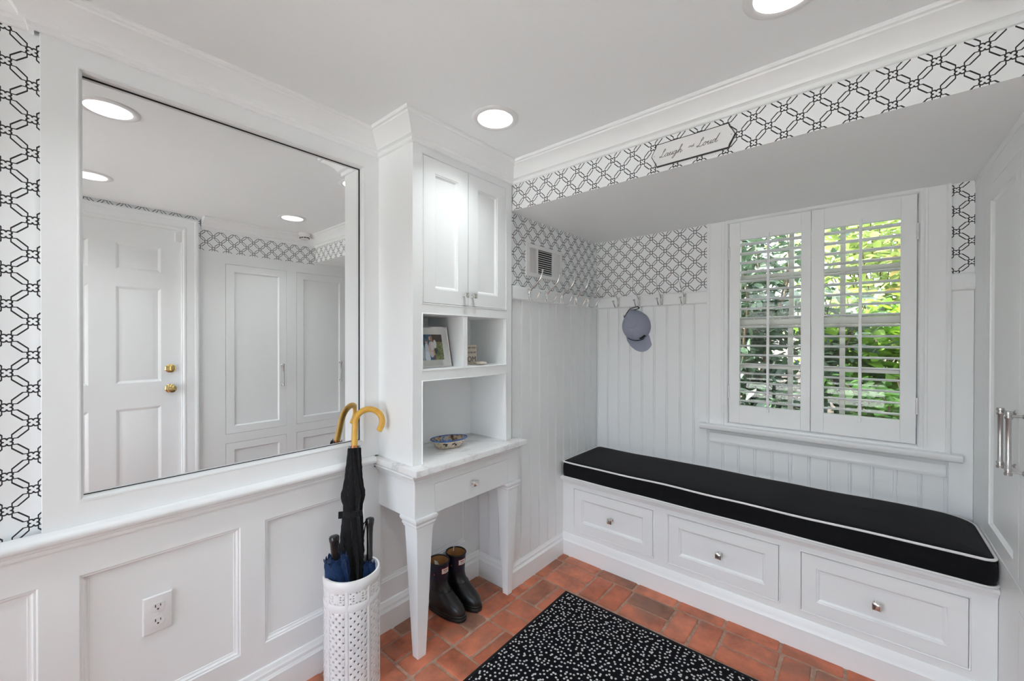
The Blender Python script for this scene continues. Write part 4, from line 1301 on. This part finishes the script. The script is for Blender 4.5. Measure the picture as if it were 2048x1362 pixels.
# ------------------------------------------------------------------ bowl on the marble
def bowl_mat():
    M = Mat('painted_stoneware', (.6, .52, .42), .12)
    x, y, z = M.xyz(M.coord())
    v = M.n('ShaderNodeTexVoronoi'); v.inputs['Scale'].default_value = 95; M.l(M.coord(), v.inputs['Vector'])
    spots = Val(M.nt, v.outputs['Distance']).lt(.36)
    nz = Val(M.nt, M.noise(M.coord(), 46, 2))
    dark = (nz * -1.0 + .0).lt(-.57)
    band = (z - .022).abs().lt(.008)
    c1 = M.mix(spots * .55, (.66, .57, .45), (.16, .17, .20))
    c2 = M.mix(dark * band, c1, (.02, .016, .016))
    M.base(c2); return M.m
m_bowl = bowl_mat()
Mi = Mat('painted_stoneware_inside', (.3, .4, .55), .1)
_v = Mi.n('ShaderNodeTexVoronoi'); _v.inputs['Scale'].default_value = 80; Mi.l(Mi.coord(), _v.inputs['Vector'])
Mi.base(Mi.ramp(Mi.noise(Mi.coord(), 38, 3, .6), [(.38, (.02, .016, .016)), (.45, (.34, .22, .12)), (.52, (.55, .45, .33)), (.62, (.10, .22, .48))]))
m_bowl_in = Mi.m
Mr = Mat('blue_glaze', (.045, .13, .40), .1)
Mr.base(Mr.ramp(Mr.noise(Mr.coord(), 60, 3), [(.35, (.03, .07, .20)), (.6, (.07, .19, .52))]))
m_blue = Mr.m
bw = thing('oval_dish', 'small oval stoneware dish painted blue and cream on the marble counter', 'dish', (1.332, -.140, .8158), rotz=math.radians(-17))
def oval(a, b, z, n=40): return [(a * math.cos(2 * PI * k / n), b * math.sin(2 * PI * k / n), z) for k in range(n)]
mk('body', G().loops([oval(.060, .034, 0), oval(.064, .037, .002), oval(.072, .043, .012), oval(.083, .052, .028), oval(.090, .058, .038)], True, False), m_bowl, bw, smooth=60, local=True)
mk('inside', G().loops([oval(.092, .060, .0445), oval(.084, .053, .034), oval(.070, .041, .014), oval(.058, .031, .0085), oval(.02, .01, .008)], False, True), m_bowl_in, bw, smooth=60, local=True)
mk('rim', G().loops([oval(.0895, .0575, .0375), oval(.094, .062, .041), oval(.0965, .0645, .045), oval(.094, .062, .0465), oval(.0905, .0585, .043)], False, False), m_blue, bw, smooth=60, local=True, label='blue glazed rim')

# ------------------------------------------------------------------ photograph in a frame
def photo_mat():
    M = Mat('family_photo', (.1, .15, .2), .25)
    x, y, z = M.xyz(M.coord())
    x = x + .032
    base = M.ramp(M.noise(M.coord(), 45, 3), [(.35, (.03, .07, .12)), (.6, (.06, .13, .21))])
    def ell(col, cx, cz, rx, rz, under):
        d = ((x - cx) / rx) * ((x - cx) / rx) + ((z - cz) / rz) * ((z - cz) / rz)
        return M.mix(d.lt(1.0), under, col)
    green = M.ramp(M.noise(M.coord(), 130, 3), [(.35, (.05, .09, .03)), (.65, (.26, .26, .12))])
    mf = (x + 0.0)._op('GREATER_THAN', .016)
    c = M.mix(mf, base, green)
    c = M.mix((x + 0.0)._op('GREATER_THAN', .010) * (z + 0.0)._op('GREATER_THAN', .118), c, (.05, .035, .028))
    for col, cx, cz, rx, rz in (((.50, .56, .62), -.022, .065, .013, .050), ((.62, .68, .74), -.022, .045, .014, .030), ((.60, .38, .32), -.022, .118, .0065, .009), ((.10, .07, .05), -.022, .125, .0065, .006),
                                ((.55, .42, .40), .002, .085, .014, .036), ((.60, .36, .30), .000, .135, .0065, .010), ((.30, .20, .12), .009, .130, .006, .020), ((.62, .60, .62), .010, .098, .010, .022),
                                ((.66, .64, .62), .026, .108, .009, .020), ((.45, .28, .20), .015, .060, .006, .022), ((.10, .08, .12), .014, .045, .010, .012), ((.58, .55, .56), .004, .060, .010, .014), ((.05, .06, .09), .028, .075, .007, .014),
                                ((.35, .42, .50), -.044, .07, .008, .045), ((.30, .18, .14), -.044, .118, .006, .009)):
        c = ell(col, cx, cz, rx, rz, c)
    M.base(c); return M.m
pf = thing('photo_frame', 'silver photo frame with a picture of people in the left cubby', 'photo frame', (1.218, -.196, SHZ + .001))
tilt = math.radians(-12); pf.rotation_euler = (tilt, 0, 0)
fm = lambda u, v, d: (u, -d, v)
m_silver = simple('silver_frame', (.66, .66, .64), .22, .85)
mk('frame', G().rect(fm, -.122, .080, 0, .192, [(0, -.010), (0, .004), (.003, .006), (.006, .004)], True, False), m_chrome, pf, local=True)
mk('mat_board', G().rect(fm, -.117, .075, .005, .187, [(0, .0), (0, .0038), (.0005, .004)], True, True), m_silver, pf, local=True, label='pale silver border')
mk('photograph', G().rect(fm, -.090, .039, .034, .153, [(0, .003), (0, .0046)], True, True), photo_mat(), pf, local=True, label='picture of people in summer clothes')
mk('easel_back', G().loops([[(-.02, .010, .12), (.02, .010, .12), (.02, .013, .12), (-.02, .013, .12)], [(-.025, .052, -.0095), (.025, .052, -.0095), (.025, .055, -.009), (-.025, .055, -.009)]]), m_black, pf, local=True)

# little lettered block and a pebble in the right cubby
m_cream = simple('cream_board', (.66, .59, .49), .6)
bl = thing('lettered_block', 'small cream lettered block behind the cubby divider', 'sign', (1.489, -.118, SHZ + .0005))
mk('block', G().box(-.046, .046, -.008, .008, 0, .098), m_cream, bl, local=True, bevel=.0012)
for txt, sz, z in (('LOVE THAT', .0135, .080), ("YOU'RE MY", .0135, .055), ('MOM', .040, .012)):
    g = text_mesh(txt, sz, lambda r, u, d, z=z: (.041 + r, -.008 - d, z + u), 'RIGHT')
    mk('lettering', g, m_grey_ink, bl, local=True, weld=False)
Mp = Mat('banded_pebble', (.4, .34, .27), .35)
Mp.base(Mp.ramp(Mp.noise(Mp.coord(), 30, 4), [(.35, (.30, .23, .16)), (.5, (.50, .44, .36)), (.65, (.62, .58, .52))]))
R = []
for k in range(9):
    a = -PI / 2 + PI * k / 8; c = max(.03, math.cos(a))
    R.append([(.034 * c * math.cos(t_) * (1 + .06 * math.cos(2 * t_)), .020 * c * math.sin(t_), .0095 + .0095 * math.sin(a)) for t_ in [2 * PI * i / 24 for i in range(24)]])
pb = mk('pebble', G().loops(R), Mp.m, smooth=60, label='flat tan pebble beside the lettered block', cat='pebble', local=True)
pb.location = (1.462, -.225, SHZ + .0005); pb.rotation_euler = (0, 0, math.radians(-38))

# ================================================================== GARDEN OUTSIDE THE WINDOW
GZ = .70
g = G(); n = 24
pts = {}
for i in range(n + 1):
    for j in range(n + 1):
        x = XW + .20 + (i / n) ** 1.6 * 16; y = -9 + 18 * j / n
        g.v.append((x, y, GZ + .05 * math.sin(3 * x + y) + .06 * math.sin(2.2 * y) + .045 * max(0, x - 4)))
g.f = [(i * (n + 1) + j, (i + 1) * (n + 1) + j, (i + 1) * (n + 1) + j + 1, i * (n + 1) + j + 1) for i in range(n) for j in range(n)]
g.mi = [0] * len(g.f)
struct('ground', g, m_soil, smooth=60)
struct('exterior_footing', G().box(XW + .12, XW + .24, -6, 4, -.2, GZ + .03), m_soil)
g = G().tube([(3.28, -4 + .4 * k, .77 + .012 * math.sin(k)) for k in range(14)], .075, 10)
mk('timber_edging', g, m_timber, smooth=60, label='dark round timber edging in the bed under the window', cat='timber', origin=(3.28, -1.4, .70))

def leaf_data(name, L, W, mat, fold=.25, tip=1.0):
    g = G()
    pts = [(0, 0), (.16, .55), (.42, 1.0), (.70, .78), (.90, .32), (1.0, 0)]
    mid = [(p * L, 0, -.10 * L * (p ** 2)) for p, w in pts]
    lf = [(p * L, w * W / 2, -.10 * L * p * p + fold * w * W / 2) for p, w in pts[1:-1]]
    rt = [(p * L, -w * W / 2, -.10 * L * p * p + fold * w * W / 2) for p, w in pts[1:-1]]
    g.v = mid + lf + rt; m = len(mid); k = len(lf)
    F = [(0, m, 1), (0, 1, m + k)]
    for i in range(k - 1):
        F.append((1 + i, m + i, m + i + 1, 2 + i)); F.append((1 + i, 2 + i, m + k + i + 1, m + k + i))
    F += [(k, m + k - 1, k + 1), (k, k + 1, m + 2 * k - 1)]
    F = [f[::-1] for f in F]
    me = bpy.data.meshes.new(name); me.from_pydata(g.v, [], F); me.materials.append(mat); me.shade_smooth()
    return me
def rot_to(d, roll):
    d = Vector(d).normalized(); q = d.to_track_quat('X', 'Z'); return q @ Quaternion((1, 0, 0), roll)

def shrub(name, label, c, rad, hgt, n_obj, n_stuff, meshes, mat, leaf_len, seed, n_stem=7, droop=.2, cat='shrub', front=None, group=None):
    rnd = random.Random(seed)
    base = Vector((c[0], c[1], GZ - .02))
    t = thing(name, label, cat, base, group=group)
    tips = []
    for k in range(n_stem):
        a = rnd.uniform(0, 2 * PI); rr = rad * rnd.uniform(.3, .8); h = hgt * rnd.uniform(.6, 1)
        P = smooth_path([(0, 0, 0), (rr * .35 * math.cos(a) + rnd.uniform(-.05, .05), rr * .35 * math.sin(a), h * .35), (rr * .7 * math.cos(a), rr * .7 * math.sin(a) + rnd.uniform(-.08, .08), h * .7), (rr * math.cos(a), rr * math.sin(a), h)], 4)
        mk('stem', G().tube(P, [.014 * (1 - .75 * i / (len(P) - 1)) for i in range(len(P))], 6), m_stem, t, smooth=60, local=True)
        tips += P[3:]
    def spot():
        p = rnd.choice(tips); q = p + Vector((rnd.gauss(0, rad * .22), rnd.gauss(0, rad * .22), rnd.gauss(0, hgt * .10)))
        q.z = min(max(q.z, .05), hgt * 1.08)
        d = Vector((rnd.gauss(0, 1) - .25, rnd.gauss(0, 1), rnd.gauss(.1, .5) - droop))
        return q, d
    for k in range(n_obj):
        q, d = spot()
        if front is not None: q.x = -abs(q.x) * front - rnd.uniform(0, .1) * rad
        o = bpy.data.objects.new('leaf', rnd.choice(meshes)); COL.objects.link(o); o.parent = t
        o.location = q; o.rotation_mode = 'QUATERNION'; o.rotation_quaternion = rot_to(d, rnd.gauss(0, .5))
        s = rnd.uniform(.65, 1.2); o.scale = (s, s, s)
    g = G(); V = []; F = []
    src = meshes[0]; sv = [v.co.copy() for v in src.vertices]; sf = [tuple(p.vertices) for p in src.polygons]
    for k in range(n_stuff):
        q, d = spot(); Q = rot_to(d, rnd.gauss(0, .6)); s = rnd.uniform(.6, 1.2); o = len(V)
        V += [tuple(q + Q @ (v * s)) for v in sv]; F += [tuple(i + o for i in f) for f in sf]
    if n_stuff:
        g.v, g.f, g.mi = V, F, [0] * len(F)
        me = bpy.data.meshes.new('foliage'); me.from_pydata(V, [], F); me.materials.append(mat); me.shade_smooth()
        o = bpy.data.objects.new('foliage', me); COL.objects.link(o); o.parent = t; o['kind'] = 'stuff'
    return t
lau = [leaf_data('laurel', .13, .045, m_leaf_dark), leaf_data('laurel', .11, .040, m_leaf_dark, .35)]
bro = [leaf_data('broad', .15, .11, m_leaf_bright, .15), leaf_data('broad', .12, .09, m_leaf_bright, .1)]
mid = [leaf_data('mid', .10, .055, m_leaf_mid, .2)]
far = [leaf_data('far', .16, .09, m_leaf_far, .2)]
gold = [leaf_data('gold', .16, .10, m_leaf_gold, .2)]
shrub('laurel_shrub', 'dark glossy laurel shrub close outside the left shutter', (3.75, -1.02), .55, 1.60, 230, 1100, lau, m_leaf_dark, .13, 1, 9, .15, front=.6)
shrub('laurel_shrub', 'dark laurel shrub behind the window centre', (4.2, -1.42), .45, 1.30, 120, 500, lau, m_leaf_dark, .13, 2, 7, .15, front=.6)
shrub('broadleaf_shrub', 'sunlit yellow-green shrub with broad leaves outside the right shutter', (4.45, -1.78), .55, 1.02, 240, 350, bro, m_leaf_bright, .15, 3, 8, .1, front=.5)
shrub('low_shrub', 'low mid-green shrub under the broad-leaved shrub', (3.85, -1.75), .40, .42, 80, 200, mid, m_leaf_mid, .10, 4, 6, 0)
shrub('low_shrub', 'low dark ground cover under the laurel shrub by the left shutter', (3.75, -1.12), .42, .34, 60, 420, lau, m_leaf_dark, .13, 12, 6, 0)
shrub('laurel_shrub', 'laurel shrub at the far left of the garden bed', (4.0, -.2), .7, 1.7, 60, 800, lau, m_leaf_dark, .13, 5, 8)
shrub('broadleaf_shrub', 'broad-leaved shrub at the far right of the garden bed', (4.6, -3.0), .8, 1.3, 60, 600, bro, m_leaf_bright, .15, 6, 8)
shrub('hedge', 'pale green hedge at the back of the garden', (8.0, -1.9), 1.9, 3.4, 0, 3600, far, m_leaf_far, .16, 7, 14, cat='hedge')
shrub('hedge', 'tall shaded hedge at the left back of the garden', (7.2, .9), 1.8, 3.6, 0, 3200, mid, m_leaf_mid, .16, 8, 14, cat='hedge')
shrub('hedge', 'dark leafy hedge close behind the laurel shrubs', (5.6, -.60), 1.1, 3.3, 0, 4200, lau, m_leaf_dark, .13, 11, 14, cat='hedge')
shrub('golden_bush', 'golden bush among the pale green hedge', (6.9, -2.45), .6, 1.9, 0, 900, gold, m_leaf_gold, .16, 9, 8, cat='bush')
shrub('hedge', 'pale hedge at the right back of the garden', (8.2, -4.9), 1.9, 3.3, 0, 2600, far, m_leaf_far, .16, 10, 12, cat='hedge')
